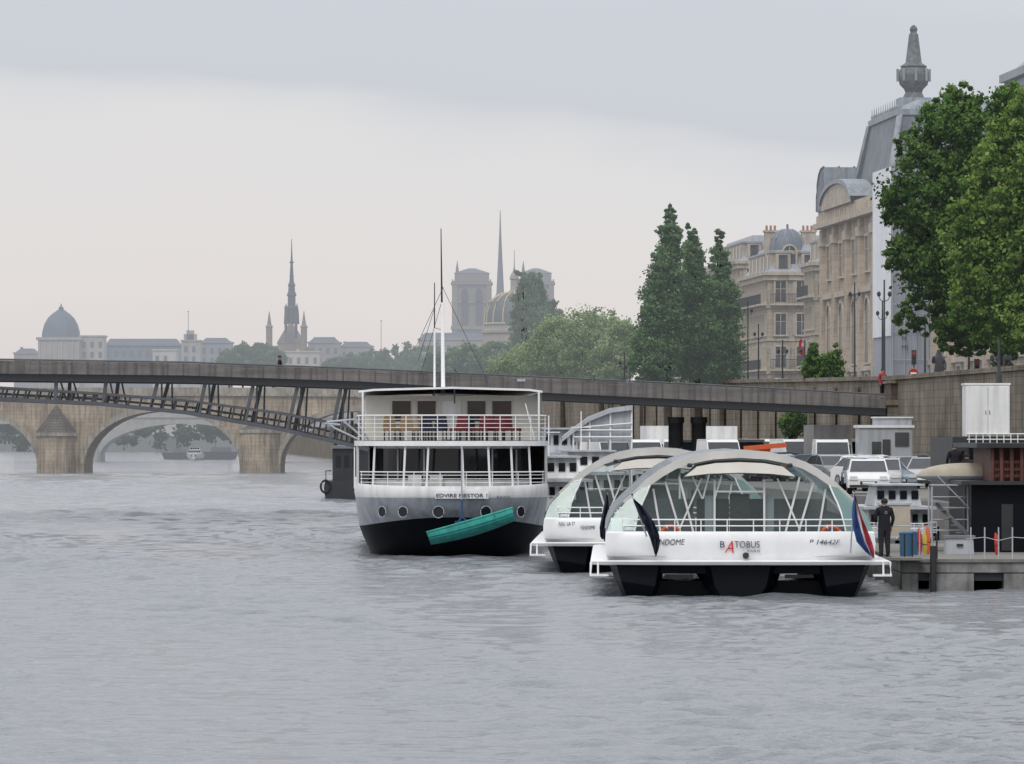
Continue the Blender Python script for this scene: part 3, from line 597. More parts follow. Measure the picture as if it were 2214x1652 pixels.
mb.rev([(r*1.05,0),(r*1.05,zz(722)),(r*1.12,zz(720)),(r*1.12,zz(714)),(r,zz(712)),(r,zz(702)),(r*1.06,zz(701)),(r*1.02,zz(698))],isr,28); mb.box(-r*1.15,r*2,-2,14,0,zz(738),isr); mb.make('drum',dm)
pr=[(1.0,700),(.985,682),(.93,667),(.82,653),(.66,643),(.42,635),(.2,632)]
mb=MB(); mb.rev([(r*a,zz(y)) for a,y in pr],isd,28); mb.make('dome',dm,True)
for k in range(16):
    mb=MB(); a=k*math.pi/8; mb.tube([(r*q*1.01*math.cos(a),r*q*1.01*math.sin(a),zz(y)+.05) for q,y in pr],.16,gol,4); mb.make('gilded_rib',dm,True)
mb=MB(); mb.rev([(1.2,zz(634)),(1.2,zz(628)),(.9,zz(627)),(.9,zz(605)),(1.15,zz(603)),(.9,zz(595)),(.3,zz(585)),(.12,zz(575)),(.05,zz(540))],isr,12,(0,0,0)); mb.make('lantern',dm)
D=2000.; sc=F/D; ch=thing('gothic_chapel','dark hazy gothic chapel with tall ornate spire','church',(X_(628),D,5)); zz=lambda y:WZ(y,D)-5
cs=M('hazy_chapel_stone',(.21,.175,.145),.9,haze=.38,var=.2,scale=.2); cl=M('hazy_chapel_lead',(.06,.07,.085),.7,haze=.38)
q=lambda p:X_(p)-X_(628)
mb=MB(); mb.box(q(600),q(652),0,30,0,zz(742),cs); mb.prism([(q(598),zz(742)),(q(654),zz(742)),(q(640),zz(716)),(q(627),zz(697)),(q(613),zz(716))],-.2,30,cs); mb.box(q(575),q(600),1,14,0,zz(748),cs); mb.box(q(652),q(668),1,14,0,zz(750),cs); mb.make('nave',ch)
mb=MB(); mb.tube([(q(626),-.5,zz(728)),(q(626),-.22,zz(728))],1.9,gdk,20); mb.make('rose_window',ch)
for px,t_,b_ in [(582,673,740),(657,672,740),(618,660,700),(640,660,700)]:
    mb=MB(); mb.rev([(1.15 if px in(582,657) else .5,zz(b_+30)),(1.15 if px in(582,657) else .5,zz(b_-32)),(1.5 if px in(582,657) else .6,zz(b_-33)),(.8 if px in(582,657) else .4,zz(b_-38)),(.08,zz(t_))],cs if px in(582,657) else cl,8,(q(px),0,0)); mb.make('pinnacle',ch)
mb=MB(); mb.rev([(2.3,zz(700)),(2.3,zz(692)),(1.8,zz(690)),(1.8,zz(668)),(2.1,zz(666)),(1.4,zz(660)),(1.4,zz(640)),(1.8,zz(638)),(1.2,zz(628)),(1.15,zz(618)),(1.4,zz(616)),(.8,zz(608)),(.5,zz(575)),(.25,zz(545)),(.1,zz(515))],cl,8,(q(629),6,0))
for a in range(8):
    an=a*math.pi/4+.2; mb.tube([(q(629)+2.5*math.cos(an),6+2.5*math.sin(an),zz(700)),(q(629)+2.3*math.cos(an),6+2.3*math.sin(an),zz(672)),(q(629)+2.1*math.cos(an),6+2.1*math.sin(an),zz(655))],[.35,.3,.05],cl,4)
for zc_ in (560,590): mb.rev([(.7,0),(.8,.4),(.45,.8)],cl,8,(q(629),6,zz(zc_+8)))
mb.make('spire',ch)
D=1980.; sc=F/D; pv=thing('domed_pavilion','pale stone pavilion with square blue slate dome and lantern','building',(X_(128),D,5)); q=lambda p:X_(p)-X_(128); zz=lambda y:WZ(y,D)-5
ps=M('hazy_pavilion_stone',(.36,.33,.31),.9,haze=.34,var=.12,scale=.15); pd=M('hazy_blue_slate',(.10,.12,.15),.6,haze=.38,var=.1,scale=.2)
mb=MB(); mb.box(q(82),q(172),0,16,0,zz(735),ps); mb.box(q(78),q(176),-.6,17,zz(735),zz(729),ps)
for p_ in range(84,172,12): mb.box(q(p_),q(p_+3),-.4,0,0,zz(737),ps)
mb.make('wall',pv); mb=MB(); rr=q(168)
mb.rev([(rr*a,zz(y)) for a,y in [(1.1,729),(1.06,715),(.95,700),(.76,687),(.52,678),(.3,672),(.26,671)]],pd,8,(0,8,0),rot=math.pi/8); mb.make('dome',pv,True)
mb=MB(); mb.rev([(1.6,zz(673)),(1.6,zz(670)),(.9,zz(669)),(.9,zz(664)),(.3,zz(661)),(.1,zz(655))],pd,8,(0,8,0)); mb.make('lantern',pv)
def block(label,px0,px1,ytop,D,col,parts=(),name='distant_building',roof=None):
    o=thing(name,label,'building',(WX(px0,D),D,5)); W=WX(px1,D)-WX(px0,D); zt_=WZ(ytop,D)-5
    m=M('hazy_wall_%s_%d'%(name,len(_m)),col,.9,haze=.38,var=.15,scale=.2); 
    mb=MB(); mb.box(0,W,0,14,0,zt_,m); mb.make('wall',o); mb=MB(); mb.box(-.4,W+.4,-.4,14.4,zt_,zt_+.5,m); mb.make('cornice',o)
    if roof: mb=MB(); frustum(mb,.2,W-.2,.2,13.8,zt_+.5,zt_+.5+roof,2,pd,2); mb.make('roof',o)
    me=MB(); me.box(-.6,.6,-.06,0,0,2.2,gdk); me=me.mesh('window')
    for zz_ in np.arange(zt_-4,zt_-9,-3.6):
        for x in np.arange(1.6,W-1,2.9): part('window',me,o,(x,-.02,zz_))
    for (a,b_,y) in parts:
        mb=MB(); x0=WX(a,D)-WX(px0,D); x1=WX(b_,D)-WX(px0,D); mb.box(x0,x1,3,6,zt_,WZ(y,D)-5,m); mb.make('chimney',o)
    return o
block('pale stone block beside the domed pavilion',172,224,728,1985,(.37,.34,.32))
block('long hall with dark glazed roof',224,392,748,2040,(.16,.18,.21),[(240,244,742),(300,304,742)],roof=2.2)
block('pale building with flat roof and rooftop hut',392,432,738,2010,(.33,.31,.29),[(396,424,722),(402,418,714)])
block('grey apartment block with chimneys',432,500,742,2060,(.24,.24,.25),[(440,446,735),(462,470,733),(486,492,736)],roof=1.5)
block('low pale house behind the bridge',330,380,758,1950,(.42,.40,.38))
block('low stone roofs by the river',30,82,765,2060,(.25,.24,.23),[(42,47,750)],roof=1.5)
block('grey city roofs with many chimneys',666,735,742,2070,(.24,.23,.23),[(675,680,732),(690,694,736),(700,703,730),(716,722,733)],roof=1.8)
block('grey apartment roofs behind trees',735,805,750,2120,(.25,.24,.24),[(742,748,738),(752,755,744),(765,770,742),(786,790,744)],roof=1.5)
block('pale houses below the chapel',560,600,755,1960,(.36,.34,.31),[(570,574,748)])
block('pale building beneath chapel gable',600,690,762,1950,(.42,.38,.33),[(640,646,755)])
block('stone houses beside the cathedral',905,1050,735,1900,(.30,.28,.26),[(912,918,722),(925,930,726),(955,961,722),(985,990,727)],roof=2)
block('stone houses behind quay trees',1050,1230,730,1880,(.30,.28,.26),[(1070,1076,722),(1215,1222,722)],roof=2)
for px,y0,y1 in [(407,714,675),(824,750,695)]:
    D=2000; o=thing('flagpole','thin flagpole rising above distant rooftops','pole',(WX(px,D),D,5)); mb=MB(); mb.tube([(0,0,0),(0,0,WZ(y1,D)-5)],[.22,.1],gld,5); mb.make('pole',o)
    mb=MB(); mb.rev([(.1,0),(.35,.2),(.1,.45)],gld,6,(0,0,WZ(y1,D)-5)); mb.make('finial',o)

# ---------------------------------------------------------------- people
def skinned(verts,edges,rad,sub=1):
    me=bpy.data.meshes.new('body'); me.from_pydata(verts,edges,[]); o=bpy.data.objects.new('tmp',me); COL.objects.link(o)
    md=o.modifiers.new('s','SKIN'); sv=me.skin_vertices[0].data
    for i,r in enumerate(rad): sv[i].radius=(r,r) if not isinstance(r,tuple) else r
    sv[0].use_root=True
    ms=o.modifiers.new('u','SUBSURF'); ms.levels=sub; ms.render_levels=sub
    dg=bpy.context.evaluated_depsgraph_get(); m=bpy.data.meshes.new_from_object(o.evaluated_get(dg)); bpy.data.objects.remove(o); return m
def person(label,loc,rz,coat,trous,sitting=False,hh=1.76,arm=0):
    o=thing('person',label,'person',loc,rz); k=hh/1.76
    V=[(0,0,.95),(0,0,1.12),(0,.0,1.30),(0,.01,1.44),(0,.0,1.52),(0,-.02,1.62),(0,-.02,1.70)]; R=[(.18,.14),(.18,.14),(.20,.14),(.14,.11),(.06,.06),(.085,.095),(.075,.085)]
    E=[(0,1),(1,2),(2,3),(3,4),(4,5),(5,6)]
    for sg in (-1,1):
        b_=len(V)
        if sitting: V+=[(sg*.10,-.02,.90),(sg*.13,-.42,.90),(sg*.13,-.45,.50),(sg*.13,-.47,.44),(sg*.13,-.60,.43)]
        else: V+=[(sg*.095,0,.84),(sg*.10,-.02,.50),(sg*.105,.02,.12),(sg*.105,.02,.06),(sg*.12,-.16,.04)]
        R+=[.12,.092,.07,.055,.045]; E+=[(0,b_)]+[(b_+i,b_+i+1) for i in range(4)]
        b_=len(V); el=(sg*.27,.03,1.16); ha=(sg*.26,-.10,.93)
        if arm and sg==arm: el=(sg*.28,-.05,1.15); ha=(sg*.16,-.27,1.18)
        if sitting: el=(sg*.26,-.08,1.15); ha=(sg*.15,-.3,1.0)
        V+=[(sg*.20,0,1.42),el,ha,(ha[0],ha[1]-.03,ha[2]-.06)]; R+=[.08,.06,.042,.036]; E+=[(3,b_),(b_,b_+1),(b_+1,b_+2),(b_+2,b_+3)]
        h_=b_+3
        for fi in range(5):
            c=len(V); dx=(fi-1.5)*.018 if fi<4 else -sg*.035; ln=[.075,.085,.08,.065,.05][fi]
            V+=[(V[h_][0]+dx,V[h_][1]-.01,V[h_][2]-.045),(V[h_][0]+dx*1.1,V[h_][1]-.02,V[h_][2]-.045-ln*.8)]; R+=[.010,.008]; E+=[(h_,c),(c,c+1)]
    me=skinned([tuple(c*k for c in v) for v in V],E,[tuple(c*k for c in r) if isinstance(r,tuple) else r*k for r in R],2)
    for m in (skin,coat,trous,rubber): me.materials.append(m)
    fz=.43 if sitting else 0
    for p in me.polygons:
        c=p.center/k; i=1
        if c.z>1.535: i=0
        elif c.z<fz+.10 and not sitting: i=3
        elif sitting and c.z<.55: i=3 if c.z<.5 else 2
        elif c.z<.90 and abs(c.x)<.215: i=2
        elif c.z<.92 and abs(c.x)>=.215: i=0
        p.material_index=i; p.use_smooth=True
    part('body',me,o)
    mb=MB(); mb.rev([(.092,0),(.104,.05),(.098,.10),(.06,.145),(.01,.155)],hairm,12,(0,.012*k,1.605*k)); mb.make('hair',o,True)
    mb=MB(); mb.rev([(.016,0),(.02,.02),(.004,.05)],skin,6,(0,-.115*k,1.62*k)); mb.make('nose',o)
    for sg in (-1,1):
        mb=MB(); mb.box(sg*.035-.012,sg*.035+.012,-.112,-.10,1.655*k,1.672*k,dwin); mb.make('eye',o)
        mb=MB(); mb.box(sg*.095-.01,sg*.095+.01,-.03,.01,1.62*k,1.67*k,skin); mb.make('ear',o)
    mb=MB(); mb.box(-.025,.025,-.108,-.098,1.60*k,1.607*k,rcloth); mb.make('mouth',o); return o
bcl=M('black_jacket_cloth',(.012,.012,.018),.85,var=.3); btr=M('dark_trousers_cloth',(.018,.018,.024),.9); rj=M('red_jacket_cloth',(.4,.04,.05),.8); jn=M('blue_jeans_cloth',(.05,.08,.15),.9)

# ---------------------------------------------------------------- glass vaulted boat
def glass_boat(label,loc,rz,lettering=True):
    o=thing('glass_river_boat',label,'boat',loc,rz); Lb=24
    for sg in (-1,1):
        mb=MB()
        pts=[(sg*2.15,.92),(sg*3.78,.92),(sg*3.6,.45),(sg*3.3,-.2),(sg*2.5,-.2),(sg*2.3,.3)]
        rows=[]
        for y,f in ((.25,.75),(1.4,1),(Lb-1,1),(Lb,.9)):
            cx_=sg*2.95; rows.append([(cx_+(x-cx_)*f,y+(.45 if (z<.3 and y<1) else 0),z) for x,z in pts])
        mb.grid(rows,black,True); mb.add(rows[0],[tuple(range(6))],black); mb.make('hull',o)
    mb=MB()
    pts=[(-1.25,.92),(1.25,.92),(1.05,.3),(.55,-.2),(-.55,-.2),(-1.05,.3)]
    rows=[[(x*f,y,z) for x,z in pts] for y,f in ((.15,.7),(1.0,1),(Lb-2,1))]; mb.grid(rows,black,True); mb.add(rows[0],[tuple(range(6))],black)
    mb.box(-2.3,2.3,.5,Lb-1,.66,.9,black); mb.box(-3.2,3.2,1.2,1.6,-.2,.44,black)
    mb.make('hull',o)
    for sg in (-1,1): mb=MB(); mb.box(sg*1.75-.42,sg*1.75+.42,1.9,2.1,.50,.60,white); mb.make('tunnel_bright_bar',o)  # white bar added in each tunnel, standing in for bright water beyond
    def front(x): return .18+.35*(abs(x)/3.9)**2.5
    xs_=np.linspace(-3.9,3.9,27)
    def loop(z,e=0): return [( -3.9-e,Lb,z)]+[((x)*(1+e/3.9)-(0),front(x)-e,z) for x in xs_]+[(3.9+e,Lb,z)]
    mb=MB(); mb.grid([loop(1.06,-.10),loop(1.2,-.02),loop(1.55,0),loop(1.83,-.03),loop(1.88,-.07),loop(1.86,-.16),loop(1.1,-.2)],white2); mb.make('bulwark',o,True)
    mb=MB(); mb.grid([loop(.90,-.1),loop(.93,.36),loop(1.02,.42),loop(1.04,.36),loop(1.065,-.1)],white2); mb.make('rubbing_strake',o,True)
    for sg in (-1,1):
        mb=MB()
        mb.tube([(sg*4.30,.1,1.0),(sg*4.32,.0,.62),(sg*3.85,-.05,.62)],.04,white2,6); mb.box(min(sg*4.34,sg*3.8),max(sg*4.34,sg*3.8),-.12,.9,.60,.65,white2)
        mb.tube([(sg*4.1,.1,1.0),(sg*4.1,.0,.62)],.03,white2,6); mb.make('boarding_step',o)
    mb=MB(); mb.add([(-3.85,.3,1.16),(3.85,.3,1.16),(3.85,Lb,1.16),(-3.85,Lb,1.16)],[(0,1,2,3)],mgrey); mb.make('deck',o)
    mb=MB()
    for z in (2.04,2.22):
        mb.tube([(x,front(x)+.12,z) for x in np.linspace(-3.4,3.4,19)],.022,white2,6)
    for x in np.linspace(-3.4,3.4,10): mb.tube([(x,front(x)+.12,1.84),(x,front(x)+.12,2.22)],.02,white2,5)
    mb.make('railing',o,True)
    pr=[(3.87,1.86),(3.78,2.15),(3.62,2.42),(3.35,2.70),(3.0,3.02),(2.67,3.33),(2.3,3.6),(1.9,3.83),(1.4,4.0),(.8,4.12),(0,4.17)]
    full=[(-x,z) for x,z in pr]+[(x,z) for x,z in pr[::-1][1:]]
    y0=1.3; y1=Lb-1.2
    def prof(y,e=0,sl=None):
        f=1.0
        if y>Lb-5: f=1-.25*((y-(Lb-5))/5)**2
        P_=full if sl is None else full[sl[0]:sl[1]]
        return [(x*(1+e/3.9),y,1.86+(z+e-1.86)*f) for x,z in P_]
    ys=np.linspace(y0,y1,9)
    n=len(full)
    for a_,b_ in ((0,5),(n-5,n)): mb=MB(); mb.grid([prof(y,0,(a_,b_)) for y in ys],tglass); mb.make('side_glazing',o,True)
    for a_,b_ in ((4,8),(n-8,n-4)): mb=MB(); mb.grid([prof(y,0,(a_,b_)) for y in ys],vglass); mb.make('roof_glazing',o,True)
    mb=MB(); mb.grid([prof(y,.02,(7,n-7)) for y in ys]+[prof(y,-.08,(7,n-7)) for y in ys[::-1]],lgrey); mb.make('roof_panel',o,True)
    def rib(y,wd,dp,mat,nm,a=0,b_=None):
        b_=b_ or n
        P_=full[a:b_]; mb=MB(); rows=[]
        for off,yy in ((.05,y),(.05,y+wd),(-dp,y+wd),(-dp,y),(.05,y)):
            rows.append([(x*(1+off/4.0),yy,1.2+(z-1.2)*(1+off/2.6)) for x,z in P_])
        mb.grid(rows,mat); return mb.make(nm,o,True)
    rib(y0-.12,.30,.15,silver,'front_arch',3,n-3)
    for y in ys[2:]: rib(y,.07,.03,lgrey,'rib')
    for sg in (-1,1):
        mb=MB(); outer=[(sg*x,z) for x,z in pr[:6]]; inner=[(sg*3.05,1.86),(sg*3.0,2.1),(sg*2.93,2.4),(sg*2.82,2.7),(sg*2.70,2.95),(sg*2.6,3.2)]
        mb.grid([[(x*.995,y0-.55+.5*(z-1.86)/1.5,z-.02) for x,z in outer],[(x,y0-.65+.6*(z-1.86)/1.5,z) for x,z in inner]],tglass); mb.make('corner_glazing',o,True)
        mb=MB(); mb.tube([(x,y0-.66+.6*(z-1.86)/1.5,z) for x,z in inner],.025,white2,6); mb.make('corner_frame',o,True)
    mb=MB(); pts=[(x,z) for x,z in full[3:n-3]]; mb.add([(x,y0+.25,z-.06) for x,z in pts]+[(3.3,y0+.25,1.2),(-3.3,y0+.25,1.2)],[tuple(range(len(pts)+2))],fglass); mb.make('front_screen',o)
    for a,b_ in [((-1.75,3.45),(-1.2,1.3)),((-2.15,3.3),(-1.55,1.3)),((1.75,3.45),(1.2,1.3)),((2.15,3.3),(1.55,1.3)),((-.72,3.35),(-.72,1.3)),((.72,3.35),(.72,1.3)),((-.72,3.02),(.72,3.02)),((1.1,3.4),(1.75,1.9)),((-1.1,3.4),(-1.75,1.9)),((-2.5,3.1),(-2.2,1.3)),((2.5,3.1),(2.2,1.3))]:
        mb=MB(); mb.beam((a[0],y0+.2,a[1]),(b_[0],y0+.2,b_[1]),.06,.05,white); mb.make('brace',o)
    mb=MB(); lo_=[(-1.6,3.46),(-.9,3.54),(0,3.57),(.9,3.54),(1.6,3.46)]; hi=[(-1.25,3.74),(-.7,3.84),(0,3.87),(.7,3.84),(1.25,3.74)]
    mb.grid([[(x,y0-.35,z) for x,z in lo_],[(x,y0-.3,z) for x,z in hi],[(x,y0+3,z+.05) for x,z in hi],[(x,y0+3,z-.05) for x,z in lo_],[(x,y0-.35,z) for x,z in lo_]],cream); mb.make('hood',o,True)
    mb=MB(); mb.box(-.28,.30,y0+.35,y0+.40,1.2,2.95,dwin); mb.make('door',o)
    for a_,b_ in ((-1.0,-.70),(.70,1.0)): mb=MB(); mb.box(a_,b_,y0+.3,y0+.5,1.2,2.9,lgrey); mb.make('door_panel',o)
    for a_,b_,m_ in ((-2.9,-1.2,mgrey),(1.2,2.9,mgrey),(-1.1,-.1,dark),(.2,1.1,dark)): mb=MB(); mb.box(a_,b_,11,11.1,1.2,2.7,m_); mb.make('partition',o)
    st=MB(); st.box(-.45,.45,0,.45,.40,.48,mgrey); st.box(-.45,.45,.42,.5,.48,1.1,mgrey); st.box(-.4,-.34,.05,.4,0,.4,silver); st.box(.34,.4,.05,.4,0,.4,silver); sm=st.mesh('seat')
    for y in np.arange(3,20,1.1):
        for x in (-2.7,-1.7,1.7,2.7): part('seat',sm,o,(x,y,1.17))
    for sg in (-1,1): mb=MB(); mb.rev([(.07,0),(.08,.08),(.05,.12)],dark,8,(sg*1.45,y0-.3,3.72)); mb.make('lamp',o,True)
    mb=MB(); mb.rev([(.05,0),(.09,.05),(.09,.14),(.03,.18)],dark,8,(.15,front(0)-.1,1.10)); mb.make('fairlead',o)
    if lettering:
        text('VENDOME',.23,ink,o,(-2.10,front(2.1)-.03,1.50),width=.95,shear=.2)
        text('B',.27,ink,o,(-.53,front(.5)-.05,1.42),width=.13); text('A',.50,rink,o,(-.33,front(.3)-.05,1.27),shear=.35,width=.26); text('TOBUS',.27,ink,o,(.19,front(0)-.05,1.42),width=.72)
        text('PARIS',.09,ink,o,(.38,front(.3)-.04,1.29),width=.36)
        text('P 14642F',.20,ink,o,(2.40,front(2.4)-.03,1.51),width=.9,shear=.25)
    else:
        text('REG  LA 22',.17,ink,o,(-3.1,front(3.1)-.02,1.62),width=.55); text('VENDOME',.16,ink,o,(-2.4,front(2.4)-.03,1.5),width=.5)
    return o
b1=glass_boat('white glass vaulted river passenger boat with dark twin hull',(WX(1600,160),159.6,0),-.018)
b2=glass_boat('second white glass vaulted passenger boat moored behind the first',(WX(1424,187),187,0),-.022,False)
def lifebuoy(loc,rot=(math.pi/2,0,0),r=.26):
    mb=MB(); mb.tube([(r*math.cos(a),r*math.sin(a),0) for a in np.linspace(0,2*math.pi,20,endpoint=False)],.06,orange,8,True)
    for q in range(4):
        a=q*math.pi/2+.4; mb.tube([(r*math.cos(a+d),r*math.sin(a+d),0) for d in (-.09,0,.09)],.064,white2,8)
    o=mb.make('lifebuoy',None,True,loc,rot); return top(o,'orange and white ring lifebuoy hung on a boat rail','lifebuoy','lifebuoys on the boats')
lifebuoy((WX(1448,161),160.3,WZ(1158,160))); lifebuoy((WX(1793,161),160.3,WZ(1158,160)))
# limp flags: cloth outline given as (left edge, right edge, height) stations in metres from the pole foot
def flag(label,px,py,D,mats,polet,stations,fr=None):
    o=thing('flag',label,'flag',(WX(px,D),D-.15,WZ(py,D))); mb=MB(); mb.tube([(0,0,0),(polet[0],-.1,polet[1])],[.028,.016],lgrey,6); mb.make('pole',o); mb=MB(); mb.rev([(.02,0),(.035,.03),(.0,.07)],dark,6,(polet[0],-.1,polet[1])); mb.make('finial',o)
    mb=MB(); fr=fr or [1.0]; acc=0
    zs=np.linspace(0,len(stations)-1,22)
    for k in range(len(mats)):
        rows=[]
        for t_ in zs:
            i0=min(int(t_),len(stations)-2); f=t_-i0; A=stations[i0]; Bq=stations[i0+1]
            l=A[0]+(Bq[0]-A[0])*f; r_=A[1]+(Bq[1]-A[1])*f; z=A[2]+(Bq[2]-A[2])*f; rw=[]
            for i in range(7):
                u=acc+fr[k]*i/6; rw.append((l+(r_-l)*u,-.16+.08*math.sin(u*13+t_*1.3)+.02*math.sin(t_*5),z-.10*u+.03*math.sin(u*9+t_)))
            rows.append(rw)
        mb.grid(rows,mats[k]); acc+=fr[k]
    mb.make('cloth',o,True); return o
flag('dark navy flag hanging limply from a slanted pole',1398,1160,159.3,[navy],(-.42,1.18),[(-.42,-.38,1.15),(-.36,-.06,.92),(-.20,.20,.55),(-.02,.34,.22),(.10,.38,-.05),(.18,.34,-.3),(.22,.27,-.5)])
flag('dark navy flag hanging from a boat pole',1310,1168,185.6,[navy],(.05,1.6),[(.02,.06,1.58),(-.06,.12,1.2),(-.14,.16,.8),(-.22,.16,.45),(-.20,.08,.15),(-.12,-.02,.05)])
flag('blue white and red flag drooping from a stern pole',1838,1195,159.4,[blue,wcloth,rcloth],(.10,1.75),[(.10,.14,1.7),(.06,.24,1.4),(.03,.36,1.05),(.06,.50,.7),(.16,.62,.35),(.38,.68,.1),(.56,.68,-.08)],fr=[.5,.16,.34])

# ---------------------------------------------------------------- large white river boat
D=212.; psc=F/D
def q(px): return (px-980)/psc
def zq(py): return WZ(py,D)
pb=thing('passenger_river_boat','white double deck river boat with rounded black bow and grey painted shade band','boat',(WX(980,D),D,0),.028)
HW=3.72; Lp=38
def plan(e=0,n=30,set_=0,full=True,exp=2.6,fl=4.2):
    pts=[]
    for i in range(n+1):
        t=-1+2*i/n; t=math.copysign(abs(t)**.8,t); x=(HW+e)*t
        y=fl*(1-(1-abs(t)**exp)**(1/exp))-e*1.0+set_
        pts.append((x,y))
    if full: pts=[(-(HW+e),Lp)]+pts+[((HW+e),Lp)]
    return pts
hullg=M('shaded_white_hull',(.36,.38,.42),.35,var=.15,scale=.5,streak=.35)  # grey put into the colour as shade under the flare of the white hull
mb=MB()
lv=[(-.4,-.75,1.7),(.3,-.5,1.1),(.75,-.28,.7),(1.15,-.14,.40)]
rows=[]
for z,e,st_ in lv:
    r_=[(x,y,z+(.38*(1-(x/(HW+e))**2) if z>1 else 0)) for x,y in plan(e,set_=st_)]; rows.append(r_)
mb.grid(rows,black); g2=[rows[-1]]
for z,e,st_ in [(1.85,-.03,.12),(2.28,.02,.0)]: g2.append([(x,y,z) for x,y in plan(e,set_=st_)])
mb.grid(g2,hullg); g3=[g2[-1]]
for z,e,st_ in [(2.36,.06,0),(2.62,.05,0),(2.72,.02,0),(2.70,-.12,0)]: g3.append([(x,y,z+.10*(abs(x)/HW)**3) for x,y in plan(e,set_=st_)])
mb.grid(g3,white); mb.make('hull',pb,True)
mb=MB(); 
p_=plan(.0); mb.add([(x,y,2.5) for x,y in p_],[tuple(range(len(p_)))],deckw); mb.make('main_deck',pb)
for px_ in (829,873,948,1050,1125):
    x=q(px_); t=abs(x)/HW; y=4.2*(1-(1-min(t,.999)**2.6)**(1/2.6))+.05
    t2=min(abs(x)/HW+.01,.999); y2=4.2*(1-(1-t2**2.6)**(1/2.6)); ang=math.atan2((y2-(y-.05)),.01*HW)*(1 if x>0 else -1)
    mb=MB(); r_=.215 if px_ in(948,1050) else .20
    mb.tube([(r_*math.cos(a),-.07,r_*math.sin(a)*1.05) for a in np.linspace(0,2*math.pi,20,endpoint=False)],.018,lgrey,6,True)
    mb.add([(r_*math.cos(a),-.075,r_*math.sin(a)*1.05) for a in np.linspace(0,2*math.pi,20,endpoint=False)],[tuple(range(20))],dwin)
    mb.make('porthole',pb,True,(x,y-.02,zq(1107)),(0,0,ang))
mb=MB(); pc=plan(-.55,set_=.55); mb.grid([[(x,y,2.5) for x,y in pc],[(x,y,2.95) for x,y in pc]],white); mb.grid([[(x,y,4.16) for x,y in pc],[(x,y,4.28) for x,y in pc]],white); mb.make('cabin_wall',pb)
mb=MB(); mb.grid([[(x,y,2.95) for x,y in pc],[(x,y,4.16) for x,y in pc]],dwin); mb.make('cabin_window_band',pb)
for i in range(2,len(pc)-1,5): mb=MB(); x,y=pc[i]; mb.box(x-.03,x+.03,y-.06,y+.02,2.95,4.16,lgrey); mb.make('window_mullion',pb)
for sg in (-1,1):
    mb=MB(); a,b_=sorted((sg*(HW-.02),sg*(HW-.12))); mb.box(a,b_,3.2,Lp,2.6,4.25,white); mb.make('side_panel',pb)
me=MB(); me.box(-.04,.04,-.5,.5,0,1.0,dwin); me=me.mesh('side_window')
for yy in np.arange(5.4,36,1.6):
    for sg in (-1,1): part('side_window',me,pb,(sg*(HW-.01),yy,3.05))
def edge(x,e=0.0):
    t=min(abs(x)/(HW+e),.9995); return 4.2*(1-(1-t**2.6)**(1/2.6))-e
for px_ in (806,872,922,1003,1060,1110,1150):
    x=q(px_); mb=MB(); x2=x-.08*(1 if x>0 else -1); mb.beam((x,edge(x)+.12,2.6),(x2,edge(x2)+.12,4.3),.08,.08,white2); mb.make('post',pb)
mb=MB(); rx=np.linspace(-3.55,3.55,41)
for z in (2.86,3.0,3.14,3.26): mb.tube([(x,edge(x)+.1,z) for x in rx],.014 if z<3.2 else .025,white2,5)
for x in np.arange(-3.5,3.51,1.0): mb.tube([(x,edge(x)+.1,2.6),(x,edge(x)+.1,3.26)],.018,white2,5)
mb.make('lower_railing',pb)
for a_,b_ in ((883,912),(930,958)): mb=MB(); mb.box(q(a_),q(b_),.9,1.0,2.7,3.12,white); mb.make('deck_bench',pb)
mb=MB(); ps_=plan(.06); mb.grid([[(x,y,4.26) for x,y in ps_],[(x,y,4.45) for x,y in ps_]],white2); mb.add([(x,y,4.45) for x,y in ps_],[tuple(range(len(ps_)))],deckw); mb.add([(x,y,4.26) for x,y in ps_],[tuple(range(len(ps_)))],lgrey); mb.make('upper_deck',pb)
mb=MB()
for z in (4.62,4.79,4.96,5.12,5.28,5.43): mb.tube([(x,edge(x)+.12,z) for x in np.linspace(-3.66,3.66,51)],.013 if z<5.4 else .028,white2,5)
for z in (4.79,5.12,5.43):
    for sg in (-1,1): mb.tube([(sg*3.62,4,z),(sg*3.62,20,z)],.02,white2,5)
for x in [*np.arange(-3.6,3.61,.6)]: mb.tube([(x,edge(x)+.12,4.47),(x,edge(x)+.12,5.43)],.02,white2,5)
mb.make('upper_railing',pb)
CY=4.4
mb=MB(); mb.box(-3.35,3.35,CY,30,4.47,6.22,cream); mb.make('upper_cabin',pb)
for a,b_ in ((847,893),(903,948),(1013,1058),(1068,1115)):
    mb=MB(); mb.box(q(a)+.05,q(b_)-.05,CY-.08,CY-.01,5.22,6.02,bwin); 
    for z in (5.17,6.03): mb.box(q(a),q(b_),CY-.12,CY-.004,z-.02,z+.04,cream)
    mb.make('upper_window',pb)
mb=MB(); mb.box(q(960),q(1000),CY-.10,CY-.01,4.5,6.0,white); mb.make('upper_door',pb)
mb=MB()
cv=[(-3.62,6.32),(-3.0,6.39),(0,6.47),(3.0,6.39),(3.52,6.32)]
mb.grid([[(x,3.0+.3*(x/3.5)**2,z) for x,z in cv],[(x,3.0+.3*(x/3.5)**2,z+.08) for x,z in cv],[(x,30,z+.12) for x,z in cv],[(x,30,z) for x,z in cv],[(x,3.0+.3*(x/3.5)**2,z) for x,z in cv]],white2); mb.make('canopy',pb)
for x,y in ((-3.45,3.3),(3.38,3.3)): mb=MB(); mb.tube([(x,y,4.47),(x,y,6.35)],.045,white2,6); mb.make('canopy_post',pb)
mb=MB(); mb.tube([(0.1,2.9,5.9),(0.1,2.9,6.45)],.03,dark,5); mb.make('hanging_lamp',pb)
